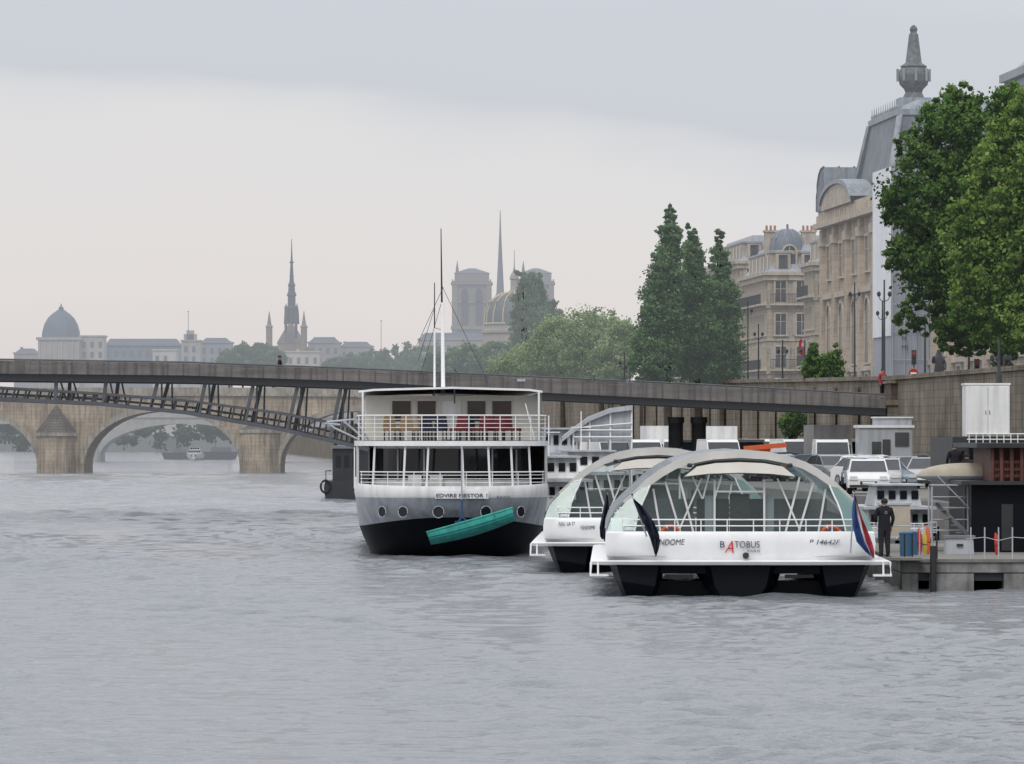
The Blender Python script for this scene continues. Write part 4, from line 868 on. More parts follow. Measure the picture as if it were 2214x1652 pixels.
mb=MB(); mb.tube([(3.2,3.1,4.5),(2.85,3.1,5.9)],.025,white2,5); mb.make('ladder_rail',pb)
mb=MB(); mb.box(3.42,3.5,3.3,6.2,4.47,6.3,vglass); mb.make('wind_screen',pb)
mb=MB(); mb.tube([(q(964),6.5,6.3),(q(962),6.5,9.9)],[.08,.06],white2,8); mb.tube([(q(961),6.5,9.8),(q(959),6.5,zq(503)+.4)],[.045,.02],dark,6); mb.make('mast',pb)
mb=MB(); mb.tube([(q(945),7,6.3),(q(945),7,8.9)],[.05,.04],white2,6); mb.tube([(q(945),7,8.8),(q(945),7,zq(600))],[.03,.02],dark,6); mb.make('mast',pb)
for a,b_ in [((q(960),9.9),(q(905),6.5)),((q(960),10.6),(q(1070),6.5)),((q(945),9.7),(q(908),7.6)),((q(945),8.9),(q(964),8.8)),((q(964),10.5),(q(905),10.4-2.2))]:
    mb=MB(); mb.tube([(a[0],6.5,a[1]),(b_[0],6.5,b_[1])],.010,dark,4); mb.make('rigging_line',pb)
mb=MB(); mb.tube([(q(998),-.35,zq(1120)),(q(998),-.3,zq(965))],.035,lgrey,6); mb.make('davit_pole',pb)
mb=MB(); bluep=M('blue_paint',(.02,.07,.14),.5); mb.tube([(q(998),-.45,zq(1128)),(q(998),-.35,zq(1080))],.05,bluep,6); mb.tube([(q(985),-.4,zq(1138)),(q(998),-.5,zq(1118)),(q(1013),-.4,zq(1130))],.06,bluep,6); mb.box(q(983),q(1015),-.55,-.25,zq(1140),zq(1126),bluep); mb.make('davit_foot',pb)
text('EDVIRE NESTOR 1',.20,ink,pb,(q(999),-.13,zq(1075)),width=1.95,bold=.002); text('PARIS',.14,ink,pb,(q(1089),edge(q(1089),.05)-.12,zq(1078)),width=.5)
mb=MB(); mb.box(q(941),q(1056),-.10,-.03,zq(1078),zq(1060),white2); mb.make('name_board',pb)
mb=MB()
for a,b_ in [((705,912),(768,906)),((768,906),(800,955)),((705,912),(722,925)),((722,925),(775,950)),((740,908),(790,950)),((700,915),(735,918))]:
    mb.tube([(q(a[0]),3.6,zq(a[1])),(q(b_[0]),3.6,zq(b_[1]))],.045,lgrey,6)
mb.make('boarding_frame',pb)
for yy in (3.9,4.6): mb=MB(); mb.tube([(-HW-.05,yy,4.2),(-HW-.05,yy,2.6)],.03,white2,6); mb.make('side_ladder_rail',pb)
def chair(x,mat,y=3.6,rz=0):
    o=thing('deck_chair','cushioned chair standing on the upper boat deck','chair',(WX(980,D)+x-.03*y,D+y,4.46),rz,'chairs on the upper deck')
    mb=MB(); mb.box(-.27,.27,-.25,.25,.38,.48,mat); mb.make('seat',o); mb=MB(); mb.box(-.27,.27,.22,.30,.48,1.0,mat,.07,0); mb.make('backrest',o)
    for sx in (-.23,.23):
        for sy in (-.2,.22): mb=MB(); mb.box(sx-.02,sx+.02,sy-.02,sy+.02,0,.38,dark); mb.make('leg',o)
redc=M('dark_red_cushion',(.13,.018,.025),.8); tanc=M('tan_wicker',(.26,.18,.10),.8); blc=M('navy_cushion',(.015,.016,.04),.8)
for x,m_,y in [(-2.3,tanc,3.5),(-1.7,tanc,2.9),(-1.2,tanc,3.6),(-.5,blc,2.8),(.25,redc,2.2),(.55,redc,3.5),(1.05,redc,2.3),(1.5,redc,3.2),(2.0,redc,2.4),(2.35,redc,3.5),(-.9,blc,2.0),(.9,blc,3.4)]: chair(x,m_,y,random.uniform(-.9,.9))
def dinghy():
    L_=3.35; o=thing('rowing_boat','weathered teal rowing boat hung tilted across the bow','boat',(WX(1021,D),D-1.15,zq(1141)),rot=(math.radians(-12),math.radians(-16),0))
    mb=MB(); rows=[]; rin=[]
    for i in range(13):
        u=i/12; f=.74+.26*math.sin(math.pi*min(1,u*1.05)); x=-L_/2+L_*u; sh=.05*(2*u-1)**2
        w_=.60*f; d_=.46*(.86+.14*math.sin(math.pi*u)); sec=[]
        for a in np.linspace(0,math.pi,11): c_=math.cos(a); sec.append((x,-w_*math.copysign(abs(c_)**.6,c_)*.95,.20+sh-d_*math.sin(a)**.55))
        rows.append(sec); rin.append([(p[0]*.985,p[1]*.93,p[2]*.9+.02) for p in sec])
    mb.grid(rows,teal); mb.add(rows[0],[tuple(range(11))],teal); mb.add(rows[-1],[tuple(range(11))],teal); mb.make('hull',o,True)
    mb=MB(); mb.grid(rin,teal2); mb.make('interior',o,True)
    mb=MB(); mb.tube([r_[0] for r_ in rows]+[r_[-1] for r_ in rows[::-1]],.04,teal,6,True); mb.make('gunwale',o,True)
    for k_ in (1,2): mb=MB(); mb.tube([(r_[k_][0],r_[k_][1]-.01,r_[k_][2]) for r_ in rows],.016,teal2,5); mb.make('strake',o,True)
    for x in (-.8,.1,.9): mb=MB(); mb.box(x-.12,x+.12,-.5,.5,.08,.12,teal2); mb.make('thwart',o)
dinghy()

# dark barge behind
D=403; sc=F/D
tg_=thing('dark_barge','black river barge with boxy wheelhouse moored upstream','boat',(WX(765,D),D,0))
zz=lambda y:WZ(y,D)
dk2=M('barge_black_paint',(.02,.021,.026),.5,haze=.03,var=.3); qx=lambda p:(p-765)/sc
mb=MB(); mb.prism([(qx(703),zz(1040)),(qx(700),zz(1055)),(qx(705),-.3),(qx(830),-.3),(qx(835),zz(1045))],0,30,dk2); mb.make('hull',tg_)
mb=MB(); mb.box(qx(717),qx(800),2,12,zz(1045),zz(970),dk2); mb.box(qx(713),qx(805),1.7,12.5,zz(970),zz(964),mgrey); mb.make('wheelhouse',tg_)
for a in (724,742,760): mb=MB(); mb.box(qx(a),qx(a+11),1.93,1.98,zz(1010),zz(985),dwin); mb.make('window',tg_)
mb=MB(); mb.tube([(qx(704),.5,zz(1040)),(qx(704),.5,zz(1018)),(qx(716),.5,zz(1018))],.05,dk2,5); mb.make('rail',tg_)
mb=MB(); mb.tube([(qx(704)+.35*math.cos(a),-.1,zz(1052)+.45*math.sin(a)) for a in np.linspace(0,6.28,14,endpoint=False)],.09,rubber,6,True); mb.make('tyre_fender',tg_)

def motorboat(label,loc,w_,h_,L_,hm,cm,rz=0,mast=True,nw=6):
    o=thing('moored_boat',label,'boat',loc,rz); mb=MB(); rows=[]
    for u in np.linspace(0,1,9):
        f=(math.sin(math.pi*min(1,u*1.6+.12)/2))**.7; y=L_*u; rows.append([(-w_/2*f,y,h_*.38),(-w_/2*f*.85,y,.1),(0,y,-.3),(w_/2*f*.85,y,.1),(w_/2*f,y,h_*.38)])
    mb.grid(rows,hm); mb.grid([[r[0] for r in rows],[r[-1] for r in rows]],deckw); mb.make('hull',o,True)
    mb=MB(); mb.box(-w_*.38,w_*.38,L_*.25,L_*.85,h_*.38,h_*.72,cm,.1,.2); mb.box(-w_*.42,w_*.42,L_*.22,L_*.87,h_*.72,h_*.75,lgrey); mb.box(-w_*.26,w_*.30,L_*.35,L_*.65,h_*.755,h_,cm,.14,.3); mb.box(-w_*.28,w_*.32,L_*.34,L_*.66,h_,h_*1.02,lgrey); mb.make('cabin',o)
    for x in np.linspace(-w_*.30,w_*.30,nw): mb=MB(); mb.box(x-w_*.032,x+w_*.032,L_*.25+.02,L_*.25+.12,h_*.54,h_*.66,dwin); mb.make('window',o)
    for x in np.linspace(-w_*.18,w_*.22,4): mb=MB(); mb.box(x-w_*.04,x+w_*.04,L_*.35+.04,L_*.35+.16,h_*.84,h_*.94,dwin); mb.make('window',o)
    mb=MB()
    for z in (h_*.44,h_*.50,h_*.56): mb.tube([(-w_*.45,L_*.9,z),(-w_*.45,L_*.3,z),(-w_*.2,L_*.08,z),(w_*.2,L_*.08,z),(w_*.45,L_*.3,z),(w_*.45,L_*.9,z)],.018,white2,5)
    for x,y in ((-.45,.3),(-.32,.19),(-.2,.08),(-.1,.08),(.1,.08),(.2,.08),(.32,.19),(.45,.3),(0,.08)): mb.tube([(w_*x,L_*y,h_*.38),(w_*x,L_*y,h_*.56)],.018,white2,5)
    mb.make('railing',o)
    if mast: mb=MB(); mb.tube([(0,L_*.6,h_),(0,L_*.6,h_*1.5)],.03,white2,6); mb.tube([(-.5,L_*.6,h_*1.3),(.5,L_*.6,h_*1.3)],.02,white2,5); mb.make('mast',o)
    return o
motorboat('white motor cruiser with cabin rails moored at quay',(WX(1218,238),236,0),3.6,3.7,16,lgrey,white,.06)
motorboat('white houseboat with low cabin moored beside cruiser',(WX(1290,262),258,0),4.2,3.9,18,lgrey,white,.06)
motorboat('pale grey cruiser moored under the footbridge',(WX(1225,292),288,0),3.4,5.0,18,lgrey,lgrey,.06,False)
motorboat('dark grey work launch moored by the pontoon',(WX(1955,192),190,0),3.0,2.9,12,mgrey,lgrey,.03,False)
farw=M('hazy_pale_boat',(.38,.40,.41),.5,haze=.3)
motorboat('small white launch under the far arch',(WX(418,1180),1180,0),3.6,2.4,12,farw,farw,0,False)
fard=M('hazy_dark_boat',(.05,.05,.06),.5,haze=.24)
def barge(label,x,D,w_,h_):
    o=thing('moored_barge',label,'boat',(x,D,0)); mb=MB(); mb.prism([(-w_/2,h_*.5),(-w_/2+.6,-.3),(w_/2-.6,-.3),(w_/2,h_*.5)],0,20,fard); mb.make('hull',o); mb=MB(); mb.box(-w_*.1,w_*.38,3,12,h_*.5,h_*.85,fard,.3,.3); mb.make('wheelhouse',o); mb=MB(); mb.tube([(0,6,h_*.8),(0,6,h_*1.5)],.08,fard,5); mb.make('mast',o)
barge('dark barge moored near the far arch',WX(378,1230),1230,6,2.4); barge('dark barge moored beneath the bridge',WX(462,1220),1220,9,2.8)
D=285; o=thing('covered_gangway','white curved canopy gangway beside the quay','gangway',(WX(1300,D),D,2.2))
mb=MB(); sc=F/D
rows=[[(WX(px,D)-WX(1300,D),y,WZ(py,D)-2.2) for px,py in ((1215,945),(1240,925),(1275,900),(1320,882),(1368,876))] for y in (0,5)]; rows.append([(x,y,z-.25) for x,y,z in rows[1]]); rows.append([(x,0,z-.25) for x,_,z in rows[0]]); rows.append(rows[0]); mb.grid(rows,lgrey); mb.make('canopy',o)
mb=MB(); mb.add([(WX(px,D)-WX(1300,D),.3,WZ(py,D)-2.45) for px,py in ((1240,925),(1275,900),(1320,882),(1368,876),(1368,945),(1240,945))],[(0,1,2,3,4,5)],lgrey); mb.make('side_sheet',o)
mb=MB()
for px,py in ((1240,925),(1275,902),(1320,885),(1366,880)):
    for y in (.2,4.8): mb.tube([(WX(px,D)-WX(1300,D),y,-1.5),(WX(px,D)-WX(1300,D),y,WZ(py,D)-2.3)],.05,white2,6)
for py in (930,945,915): mb.tube([(WX(1240,D)-WX(1300,D),.1,WZ(max(py,925),D)-2.2),(WX(1366,D)-WX(1300,D),.1,WZ(py,D)-2.2)],.04,white2,5)
mb.make('frame',o)

# ---------------------------------------------------------------- vehicles
tyre=M('tyre_rubber',(.02,.02,.02),.85); hub=M('wheel_hub',(.35,.35,.36),.4,metal=.6); lamp=M('headlamp_glass',(.7,.7,.68),.1); cgl=M('car_window_glass',(.03,.035,.04),.05,spec=.7,var=.3)
def car(label,loc,rz,colname,col,van=False):
    pm=M('car_paint_'+colname,col,.25,var=.06,spec=.6)
    o=thing('parked_van' if van else 'parked_car',label,'van' if van else 'car',loc,rz,'vehicles parked on the quay')
    W=.98 if van else .88; Lc=4.9 if van else 4.2; belt=1.15 if van else .88
    if van: prof_=[(0,.35),(0,1.0),(.25,1.15),(Lc,1.2),(Lc,.35)]; roofp=[(.3,1.15),(1.15,2.1),(1.5,2.25),(Lc-.15,2.25),(Lc,1.2)]
    else: prof_=[(0,.3),(.02,.62),(.25,.78),(1.05,.92),(Lc-.5,.98),(Lc-.05,.88),(Lc,.35)]; roofp=[(.95,.92),(1.65,1.38),(2.1,1.46),(3.1,1.42),(Lc-.25,.97)]
    mb=MB(); n=len(prof_); rows=[]
    for x,f in ((-W,.0),(-W+.08,.05),(W-.08,.05),(W,.0)):
        rows.append([(x,y+(.06 if f==0 and y<.1 else 0),z+(f if .5<z else 0)-.02) for y,z in prof_])
    mb.grid(rows,pm,True); mb.add(rows[0],[tuple(range(n))],pm); mb.add(rows[-1],[tuple(range(n))],pm); mb.make('body',o,True)
    mb=MB(); n=len(roofp); rows=[]
    for sgn in (-1,1):
        rows.append([(sgn*(W-.06-(z-belt)*.22*(0.3 if van else 1)),y,z) for y,z in roofp])
    mb.add(rows[0]+rows[1],[tuple(range(n)),tuple(range(n,2*n))],pm if van else cgl)
    mb.add([rows[0][0],rows[0][1],rows[1][1],rows[1][0]],[(0,1,2,3)],cgl)
    mb.add([rows[0][-2],rows[0][-1],rows[1][-1],rows[1][-2]],[(0,1,2,3)],pm if van else cgl); mb.make('windscreen',o)
    mb=MB(); rr=[[(x*.98,y,z+.015) for x,y,z in r_[1:-1]] for r_ in rows]; mb.grid(rr,pm)
    for r_ in rows:
        for i in range(n-1): mb.tube([r_[i],r_[i+1]],.035,pm,5)
        if not van: mb.tube([r_[2],(r_[2][0]*1.1,r_[2][1]+.1,.95)],.035,pm,5)
    mb.make('roof',o,True)
    me=MB(); me.tube([(-.1,0,0),(.1,0,0)],.32,tyre,16); me.tube([(-.11,0,0),(.11,0,0)],.19,hub,12); me=me.mesh('wheel')
    for sx in (-W+.1,W-.1):
        for y in (.78,Lc-.8): part('wheel',me,o,(sx,y,.32))
    for sx in (-.62,.62): mb=MB(); mb.box(sx-.18,sx+.18,-.03,.06,.6,.76,lamp,.03,0); mb.make('headlight',o)
    mb=MB(); mb.box(-.35,.35,-.035,.02,.42,.55,dark); mb.make('grille',o); mb=MB(); mb.box(-.8,.8,-.05,.03,.3,.40,dark); mb.make('bumper',o); mb=MB(); mb.box(-.26,.26,-.06,-.04,.43,.53,white2); mb.make('number_plate',o)
    return o
cols={'white':(.72,.72,.72),'silver':(.42,.43,.45),'blue':(.10,.17,.28),'black':(.02,.02,.025),'green':(.04,.12,.09),'grey':(.18,.19,.2),'red':(.3,.03,.03),'paleblue':(.28,.35,.42)}
cl=[(1862,268,'silver'),(1915,262,'white'),(1958,270,'grey'),(1900,288,'green'),(1950,296,'white'),(1850,300,'blue'),(1800,310,'silver'),(1745,322,'white'),(1690,318,'grey'),(1640,330,'silver'),(1500,345,'white'),(1560,338,'paleblue'),(1450,352,'black'),(1700,345,'silver'),(1780,340,'black'),(1990,255,'silver'),(2040,262,'black'),(1840,275,'white'),(1885,318,'white'),(1930,330,'silver'),(1820,345,'green'),(1770,292,'silver'),(1860,250,'black'),(1610,345,'white'),(1535,330,'silver'),(1420,338,'grey'),(1905,245,'silver'),(1985,285,'white'),(2010,300,'grey'),(1720,300,'paleblue'),(1665,300,'white'),(1480,365,'silver'),(1400,372,'white'),(1350,355,'black'),(1945,246,'paleblue'),(1878,232,'white'),(1590,325,'black'),(1825,288,'grey')]
for px,D,c in cl: car('%s parked car standing on the lower quay'%c.replace('pale','pale '),(WX(px,D),D,2.2),TH+random.uniform(-.35,.35)+(math.pi/2*.9 if random.random()<.25 else 0),c,cols[c])
for px,D in [(1388,322),(1570,305),(1802,300),(1320,335),(1655,352),(1465,330),(1735,345),(1340,300),(1510,318),(1890,340),(1845,325),(1620,318),(1405,300)]: car('white delivery van standing on the lower quay',(WX(px,D),D,2.2),TH+random.uniform(-.15,.15),'white',cols['white'],True)
for px,D,c in [(1612,600,'white'),(1650,575,'silver'),(1690,560,'white'),(1730,545,'red'),(1870,460,'white'),(1700,500,'white')]:
    car('%s car driving on the upper quay street'%c,(WX(px,D),D,zup(D)),TH,c,cols[c])
def truck(px,D):
    o=thing('box_truck','white box truck with square cargo body on the quay','truck',(WX(px,D),D,2.2),TH,'vehicles parked on the quay')
    mb=MB(); mb.box(-1.1,1.1,1.7,6.5,.9,3.1,white); mb.make('cargo_box',o); mb=MB(); mb.box(-1.0,1.0,0,1.6,.5,2.1,white2,.08,.12); mb.make('cab',o); mb=MB(); mb.box(-.85,.85,-.02,.06,1.3,1.95,cgl,.05,.05); mb.make('windscreen',o); mb=MB(); mb.box(-.9,.9,.1,6.4,.5,.88,dark); mb.make('chassis',o)
    me=MB(); me.tube([(-.13,0,0),(.13,0,0)],.42,tyre,14); me=me.mesh('wheel')
    for sx in (-.85,.85):
        for y in (.8,5.2): part('wheel',me,o,(sx,y,.42))
truck(1442,345); truck(1808,318); truck(1563,352)
D=300; o=thing('mobile_crane','orange boom lift with folded jib on the quay','crane',(WX(1650,D),D,2.2),0); zz=lambda y:WZ(y,D)-2.2; sc=F/D
mb=MB(); mb.beam(((1608-1650)/sc,0,zz(970)),((1700-1650)/sc,0,zz(962)),.25,.26,orange); mb.beam(((1612-1650)/sc,0,zz(965)),((1614-1650)/sc,0,zz(995)),.2,.2,orange); mb.make('jib',o)
mb=MB(); mb.box(-1,1.2,-.6,1.5,.4,1.2,orange); mb.box(-.3,.4,0,.6,1.2,zz(970),orange); mb.make('chassis',o)
me=MB(); me.tube([(-.12,0,0),(.12,0,0)],.4,tyre,14); me=me.mesh('wheel')
for sx in (-.9,1.1):
    for sy in (-.3,1.2): part('wheel',me,o,(sx,sy,.4))

D=296; sc=F/D; zz=lambda y:WZ(y,D)-2.2; o=thing('site_cabin','grey and white portable cabin with stepped roof','cabin',(WX(1855,D),D,2.2))
qx=lambda p:(p-1855)/sc
mb=MB(); mb.box(qx(1857),qx(1973),0,3,zz(1000),zz(925),lgrey); mb.box(qx(1853),qx(1977),-.1,3.1,zz(925),zz(919),white2); mb.box(qx(1893),qx(1972),.4,2.6,zz(919),zz(904),lgrey); mb.box(qx(1890),qx(1975),.3,2.7,zz(904),zz(901),white2)
for sx in (1862,1965): mb.box(qx(sx),qx(sx+5),.1,.3,0,zz(1000),dark)
mb.make('wall',o)
for a,b_,y0_,y1_ in ((1885,1905,955,985),(1908,1925,950,985),(1935,1965,935,965)): mb=MB(); mb.box(qx(a),qx(b_),-.06,-.004,zz(y1_),zz(y0_),cgl); mb.make('window',o)

# ---------------------------------------------------------------- pontoon and things on it
D=166.; sc=F/D; zz=lambda y:WZ(y,D)
po=thing('pontoon','grey concrete floating pontoon with dark openings','pontoon',(WX(1950,D),D,0)); qx=lambda p:(p-1950)/sc
mb=MB(); mb.box(0,9,0,30,.55,.85,concrete); mb.box(.05,8.9,.15,29,.30,.55,dark)
for a,b_ in ((1950,1985),(2010,2105),(2170,2330)): mb.box(qx(a),qx(b_),-.02,29,-.4,.52,concrete)
mb.make('float',po); mb=MB(); mb.box(-.03,9.05,-.06,30,.855,.95,deckw); mb.make('deck',po)
for a in (2100,2130,2160,2190,2220): mb=MB(); mb.tube([(qx(a),.2,.95),(qx(a),.2,1.9)],.022,lgrey,6); mb.make('rail_post',po)
mb=MB(); mb.tube([(qx(2090),.2,1.55),(qx(2130),.2,1.6),(qx(2160),.2,1.5),(qx(2190),.2,1.6),(qx(2250),.2,1.55)],.012,lgrey,5); mb.make('guard_rope',po)
mb=MB(); mb.tube([(qx(2016),-.25,-.6),(qx(2016),-.25,1.35)],.10,dark,10); mb.make('mooring_pile',po)
for a in (1958,1975,2028): mb=MB(); mb.tube([(qx(a),.5,.95),(qx(a),.5,1.7)],.03,dark,6); mb.make('rail_post',po)
man=person('man in black jacket and trousers standing on the pontoon',(WX(1912,165.5),165.5,1.02),math.radians(195),bcl,btr,arm=1)
gp=thing('gangplank','short grey gangplank between the boat and pontoon','gangplank',(WX(1900,165.2),165.2,.93)); mb=MB(); mb.box(-.5,1.3,0,1.2,0,.08,deckw); mb.make('walkway',gp); mb=MB(); mb.tube([(-.5,1.2,.05),(-.5,1.2,1.0),(1.3,1.2,1.0),(1.3,1.2,.05)],.025,lgrey,6); mb.make('handrail',gp)
mb=MB(); mb.tube([(.035*math.cos(a),.155,1.33+.035*math.sin(a)) for a in np.linspace(0,6.28,12,endpoint=False)],.006,lgrey,4,True); mb.make('jacket_badge',man)
D=176.; sc=F/D; zz=lambda y:WZ(y,D); qx=lambda p:(p-2100)/sc
bh=thing('floating_boathouse','black floating boathouse with red brown timber upper deck','boathouse',(WX(2100,D),D,0))
mb=MB(); mb.box(0,5,0,9,.5,zz(1048),black); mb.box(-.4,5,-.4,9.2,-.3,.5,dark); mb.make('wall',bh)
mb=MB(); mb.box(-.35,5.2,-.5,9.4,zz(1048),zz(1040),dark); mb.make('balcony_floor',bh); mb=MB(); mb.box(qx(2110),5.2,-.3,9,zz(968),zz(958),dark); mb.make('roof',bh)
mb=MB(); mb.box(qx(2150),5.1,1.5,8,zz(1040),zz(968),wood); mb.make('upper_room',bh)
for a in (2142,2162,2184,2206,2230): mb=MB(); mb.box(qx(a),qx(a+7),0,.12,zz(1040),zz(968),wood); mb.make('timber_post',bh)
mb=MB()
for y_ in (1032,1018,1002): mb.box(qx(2142),qx(2260),.13,.17,zz(y_),zz(y_-6),wood)
for a in np.arange(2146,2260,6.5): mb.box(qx(a),qx(a+2.5),.18,.21,zz(1036),zz(1000),wood)
mb.make('balustrade',bh)
mb=MB(); mb.box(qx(2165),qx(2190),-.04,-.004,1.0,zz(1090),dark); mb.make('door',bh)
D=205.; sc=F/D; zz=lambda y:WZ(y,D)
cb=thing('white_container','tall white steel cabinet with double doors','container',(WX(2088,D),D,zz(943)))
Wc=95/sc; Hc=zz(832)-zz(943)
mb=MB(); mb.box(0,Wc,0,1.6,0,Hc,white); mb.box(-.04,Wc+.04,-.04,1.64,Hc,Hc+.06,white2); mb.make('body',cb)
for k in (0,1): mb=MB(); mb.box(.04+k*Wc/2,Wc/2-.02+k*Wc/2-.02*k,-.05,-.003,.06,Hc-.08,white); mb.box(Wc/2-.09+k*.14,Wc/2-.06+k*.14,-.07,-.053,.8,.95,mgrey); mb.make('door',cb)
rb=thing('service_boat','dark work boat with raised grey platform and rails','boat',(WX(2060,D),D-1,0)); qx=lambda p:(p-2060)/sc
mb=MB(); mb.prism([(qx(2000),1.3),(qx(2010),-.3),(qx(2300),-.3),(qx(2300),1.3)],0,14,black); mb.make('hull',rb); mb=MB(); mb.box(qx(2060),qx(2300),1,12,1.3,zz(945),dark); mb.make('cabin',rb)
mb=MB()
for a in np.arange(2095,2215,15): mb.tube([(qx(a),.9,zz(960)),(qx(a),.9,zz(938))],.02,white2,5)
for y_ in (938,950,965): mb.tube([(qx(2090),.9,zz(y_)),(qx(2220),.9,zz(y_))],.02,white2,5)
mb.make('railing',rb)
for a_,b_,c_,d_ in ((2095,2130,1000,965),(2065,2085,1020,975)): mb=MB(); mb.box(qx(a_),qx(b_),.94,.996,zz(c_),zz(d_),dwin); mb.make('window',rb)
D=181.; sc=F/D; zz=lambda y:WZ(y,D)
cn=thing('covered_dinghy','beige canvas covered dinghy resting on metal frame','boat',(WX(2062,D),D,zz(1034)),.0)
mb=MB(); rows=[]
for u in np.linspace(0,1,13):
    x=-1.22+2.45*u; f=math.sqrt(max(.0,1-(1-min(1,u*1.5))**2)); f=max(f,.06); rows.append([(x,-.6*f*math.cos(a),(.05+.42*math.sin(a)**.8*f)+.03) for a in np.linspace(0,math.pi,9)])
mb.grid(rows,beige); mb.add(rows[-1],[tuple(range(9))],beige); mb.make('canvas_cover',cn,True)
mb=MB(); rows2=[[(x,y,.08-(.22*math.sin(math.pi*i/8))*max(.1,abs(rows[k][0][1])/.6)) for i,(x,y,z) in enumerate(r_)] for k,r_ in enumerate(rows)]; mb.grid(rows2,lgrey); mb.make('hull',cn,True)
sf=thing('metal_stair_frame','grey metal stair frame with shelves on the pontoon','stairs',(WX(2015,D-4),D-4,.95)); sc=F/(D-4)
mb=MB(); Wf=78/sc; Hf=WZ(1052,D-4)-.95
for x in (0,Wf):
    for y in (0,1.4): mb.tube([(x,y,0),(x,y,Hf)],.03,lgrey,6)
for k in range(6):
    z=.3+k*.36
    if k%2: mb.box(0,Wf,0,1.4,z,z+.03,lgrey)
    else: mb.tube([(0,0,z),(Wf,0,z)],.02,lgrey,5)
mb.make('frame',sf)
for k in range(7): mb=MB(); mb.box(.1+k*.16,.28+k*.16,-.35,-.05,Hf*.75-k*.24,Hf*.75-k*.24+.03,mgrey); mb.make('tread',sf)
mb=MB(); mb.beam((.1,-.05,Hf*.75),(Wf+.25,-.05,.3),.05,.12,mgrey); mb.make('stringer',sf)
mb=MB(); mb.tube([(.1,-.35,Hf*.75+.9),(Wf+.2,-.35,1.2)],.02,lgrey,5); mb.make('handrail',sf)
def item(label,cat,name,px,py,D,build,g=None): 
    o=thing(name,label,cat,(WX(px,D),D,WZ(py,D)),0,g); build(o); return o
def kayak(m,s=1.0):
    def f(o):
        mb=MB(); mb.tube([(0,0,0),(.02,0,.25*s),(0,0,.7*s),(-.03,.05,.9*s)],[.03,.07,.07,.02],m,8); mb.make('body',o,True); mb=MB(); mb.tube([(-.08,-.06,.4*s),(.08,-.06,.4*s)],.015,dark,5); mb.make('strap',o)
    return f
for px,m,l,s_ in ((1988,red,'red',.9),(1999,yellow,'yellow',.8),(2154,red,'red',.75),(2006,orange,'orange',1.0)): item('%s padded fender standing on the pontoon'%l,'fender','standing_fender',px,1200,168+px%3,kayak(m,s_),'fenders on pontoon')
def bin_(o):
    mb=MB(); mb.rev([(.17,0),(.20,.7),(.21,.7),(.21,.76),(.1,.80)],M('blue_plastic',(.04,.12,.22),.5),14); mb.make('barrel',o,True); mb=MB(); mb.tube([(-.2,0,.5),(-.27,0,.55),(-.2,0,.6)],.015,dark,5); mb.make('handle',o)
item('blue plastic barrel on the pontoon','barrel','barrel',1958,1205,170,bin_); item('blue plastic barrel on the pontoon','barrel','barrel',1972,1203,172,bin_)
def crate(o):
    mb=MB(); mb.box(-.45,.45,0,.8,0,.6,lgrey,.03,.03); mb.make('box',o); mb=MB(); mb.box(-.48,.48,-.03,.83,.6,.68,mgrey); mb.make('lid',o); mb=MB(); mb.box(-.1,.1,-.06,0,.35,.42,dark); mb.make('handle',o)
item('grey deck locker box on pontoon','locker','deck_locker',2075,1205,173,crate)
def rackb(o):
    mb=MB(); mb.box(-.5,.5,0,.6,0,1.0,beige,.02,.02); mb.make('box',o); mb=MB(); mb.box(-.52,.52,-.02,.62,1.0,1.06,lgrey); mb.make('lid',o)
item('beige storage cabinet standing behind the man','cabinet','storage_cabinet',1935,1160,176,rackb)
person('person in dark jacket sitting on the service boat',(WX(2062,204),203.6,WZ(965,204)-1.75+.1),math.radians(200),bcl,btr,True)
person('person with brown hair seated beside companion',(WX(2088,204),203.7,WZ(985,204)-1.75+.1),math.radians(160),btr,btr,True)
person('pedestrian in red jacket at the footbridge end',(WX(1911,320),321,7.05-.25),0.6,rj,btr)
person('pedestrian in dark coat crossing the footbridge',(WX(605,319),319,WZ(768,319)-1.76),1.5,bcl,jn)
person('pedestrian in dark coat crossing the footbridge',(WX(938,319),319,WZ(822,319)-1.5),1.5,bcl,jn)

# ---------------------------------------------------------------- street furniture
lb=M('black_cast_iron',(.025,.027,.03),.5,haze=.04)
def lamp_post(loc,hgt,label='black cast iron street lamp with two arms on quay'):
    o=thing('street_lamp',label,'street lamp',loc,0,'street lamps along the quay')
    mb=MB(); mb.rev([(.16,0),(.15,.5),(.09,.7),(.07,1.2),(.045,hgt)],lb,8); mb.make('pole',o,True)
    for sg in (-1,1):
        mb=MB(); mb.tube([(0,0,hgt-1.3),(sg*.22,0,hgt-1.2),(sg*.32,0,hgt-1.0)],.025,lb,5); mb.rev([(.05,0),(.11,.08),(.12,.22),(.03,.32)],lb,8,(sg*.32,0,hgt-1.0)); mb.make('lamp_head',o)
    return o
for px,D,ytop in [(1617,470,650),(1640,455,700),(1848,400,610),(1912,330,605),(1908,372,650),(2095,300,700),(2000,318,680),(2170,290,740),(1350,420,760),(1362,425,770),(1740,440,735),(1692,420,735),(2160,262,735)]:
    zb_=zup(D) if px>1380 else 2.2
    lamp_post((WX(px,D),D,zb_),WZ(ytop,D)-zb_)
D=318; o=thing('no_entry_sign','round red no entry sign on a post','sign',(WX(1975,D),D,7.0)); zz=lambda y:WZ(y,D)-7
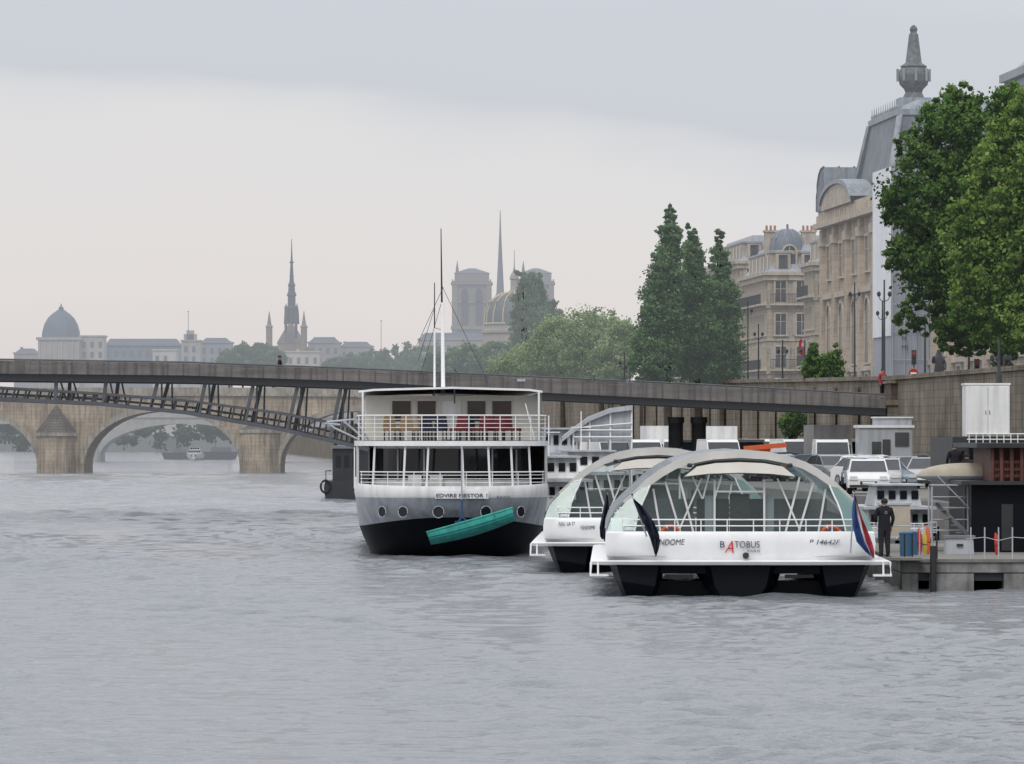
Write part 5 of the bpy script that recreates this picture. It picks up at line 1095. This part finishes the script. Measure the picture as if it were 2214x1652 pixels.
mb=MB(); mb.tube([(0,0,0),(0,0,zz(795))],.03,lgrey,6); mb.make('post',o); mb=MB(); c=zz(807); mb.tube([(0,-.06,c),(0,-.03,c)],.27,red,20); mb.make('disc',o); mb=MB(); mb.box(-.17,.17,-.075,-.063,c-.045,c+.045,white2); mb.make('bar',o)
def traffic_light(px,D,ytop):
    zb_=zup(D); h=WZ(ytop,D)-zb_; o=thing('traffic_light','black traffic light with lit red lamp beside the street','traffic light',(WX(px,D),D,zb_),0,'traffic lights along the street')
    mb=MB(); mb.tube([(0,0,0),(0,0,h)],.045,lb,6); mb.make('post',o); mb=MB(); mb.box(-.14,.14,-.14,.08,h-.1,h+.75,lb); mb.make('housing',o)
    for k,m_ in enumerate((dark,dark,red)): mb=MB(); mb.tube([(0,-.17,h+.06+k*.25),(0,-.145,h+.06+k*.25)],.085,m_,10); mb.make('lamp',o)
traffic_light(1976,321,785); traffic_light(2112,300,806); traffic_light(1755,440,800)
D=312; o=thing('statue','dark bronze standing statue on a stone pedestal','statue',(WX(2030,D),D,5.6)); zz=lambda y:WZ(y,D)-5.6
mb=MB(); mb.box(-.6,.6,-.6,.6,-2,zz(855),qstone,.05,.05); mb.box(-.7,.7,-.7,.7,zz(855),zz(850),qstone); mb.make('pedestal',o)
me=skinned([(0,0,zz(805)),(0,0,zz(785)),(0,0,zz(770)),(0,0,zz(762)),(0,0,zz(755)),(-.2,0,zz(830)),(-.22,0,zz(850)),(.2,0,zz(830)),(.2,0,zz(850)),(.35,0,zz(785)),(.3,-.2,zz(800)),(-.35,0,zz(785)),(-.3,-.25,zz(770))],[(0,1),(1,2),(2,3),(3,4),(0,5),(5,6),(0,7),(7,8),(2,9),(9,10),(2,11),(11,12)],[.3,.25,.27,.1,.16,.18,.14,.18,.14,.1,.08,.1,.08],2); me.materials.append(lb); part('figure',me,o)
for px in (1462,1512):
    o=thing('support_column','dark cylindrical pile standing beside the lower quay','column',(WX(px,318),319,0)); mb=MB(); mb.rev([(.42,-1),(.42,5.4)],M('dark_pile',(.025,.025,.03),.8,var=.3),14); mb.make('shaft',o,True); mb=MB(); mb.rev([(.5,5.4),(.5,5.75)],dark,14); mb.make('cap',o)
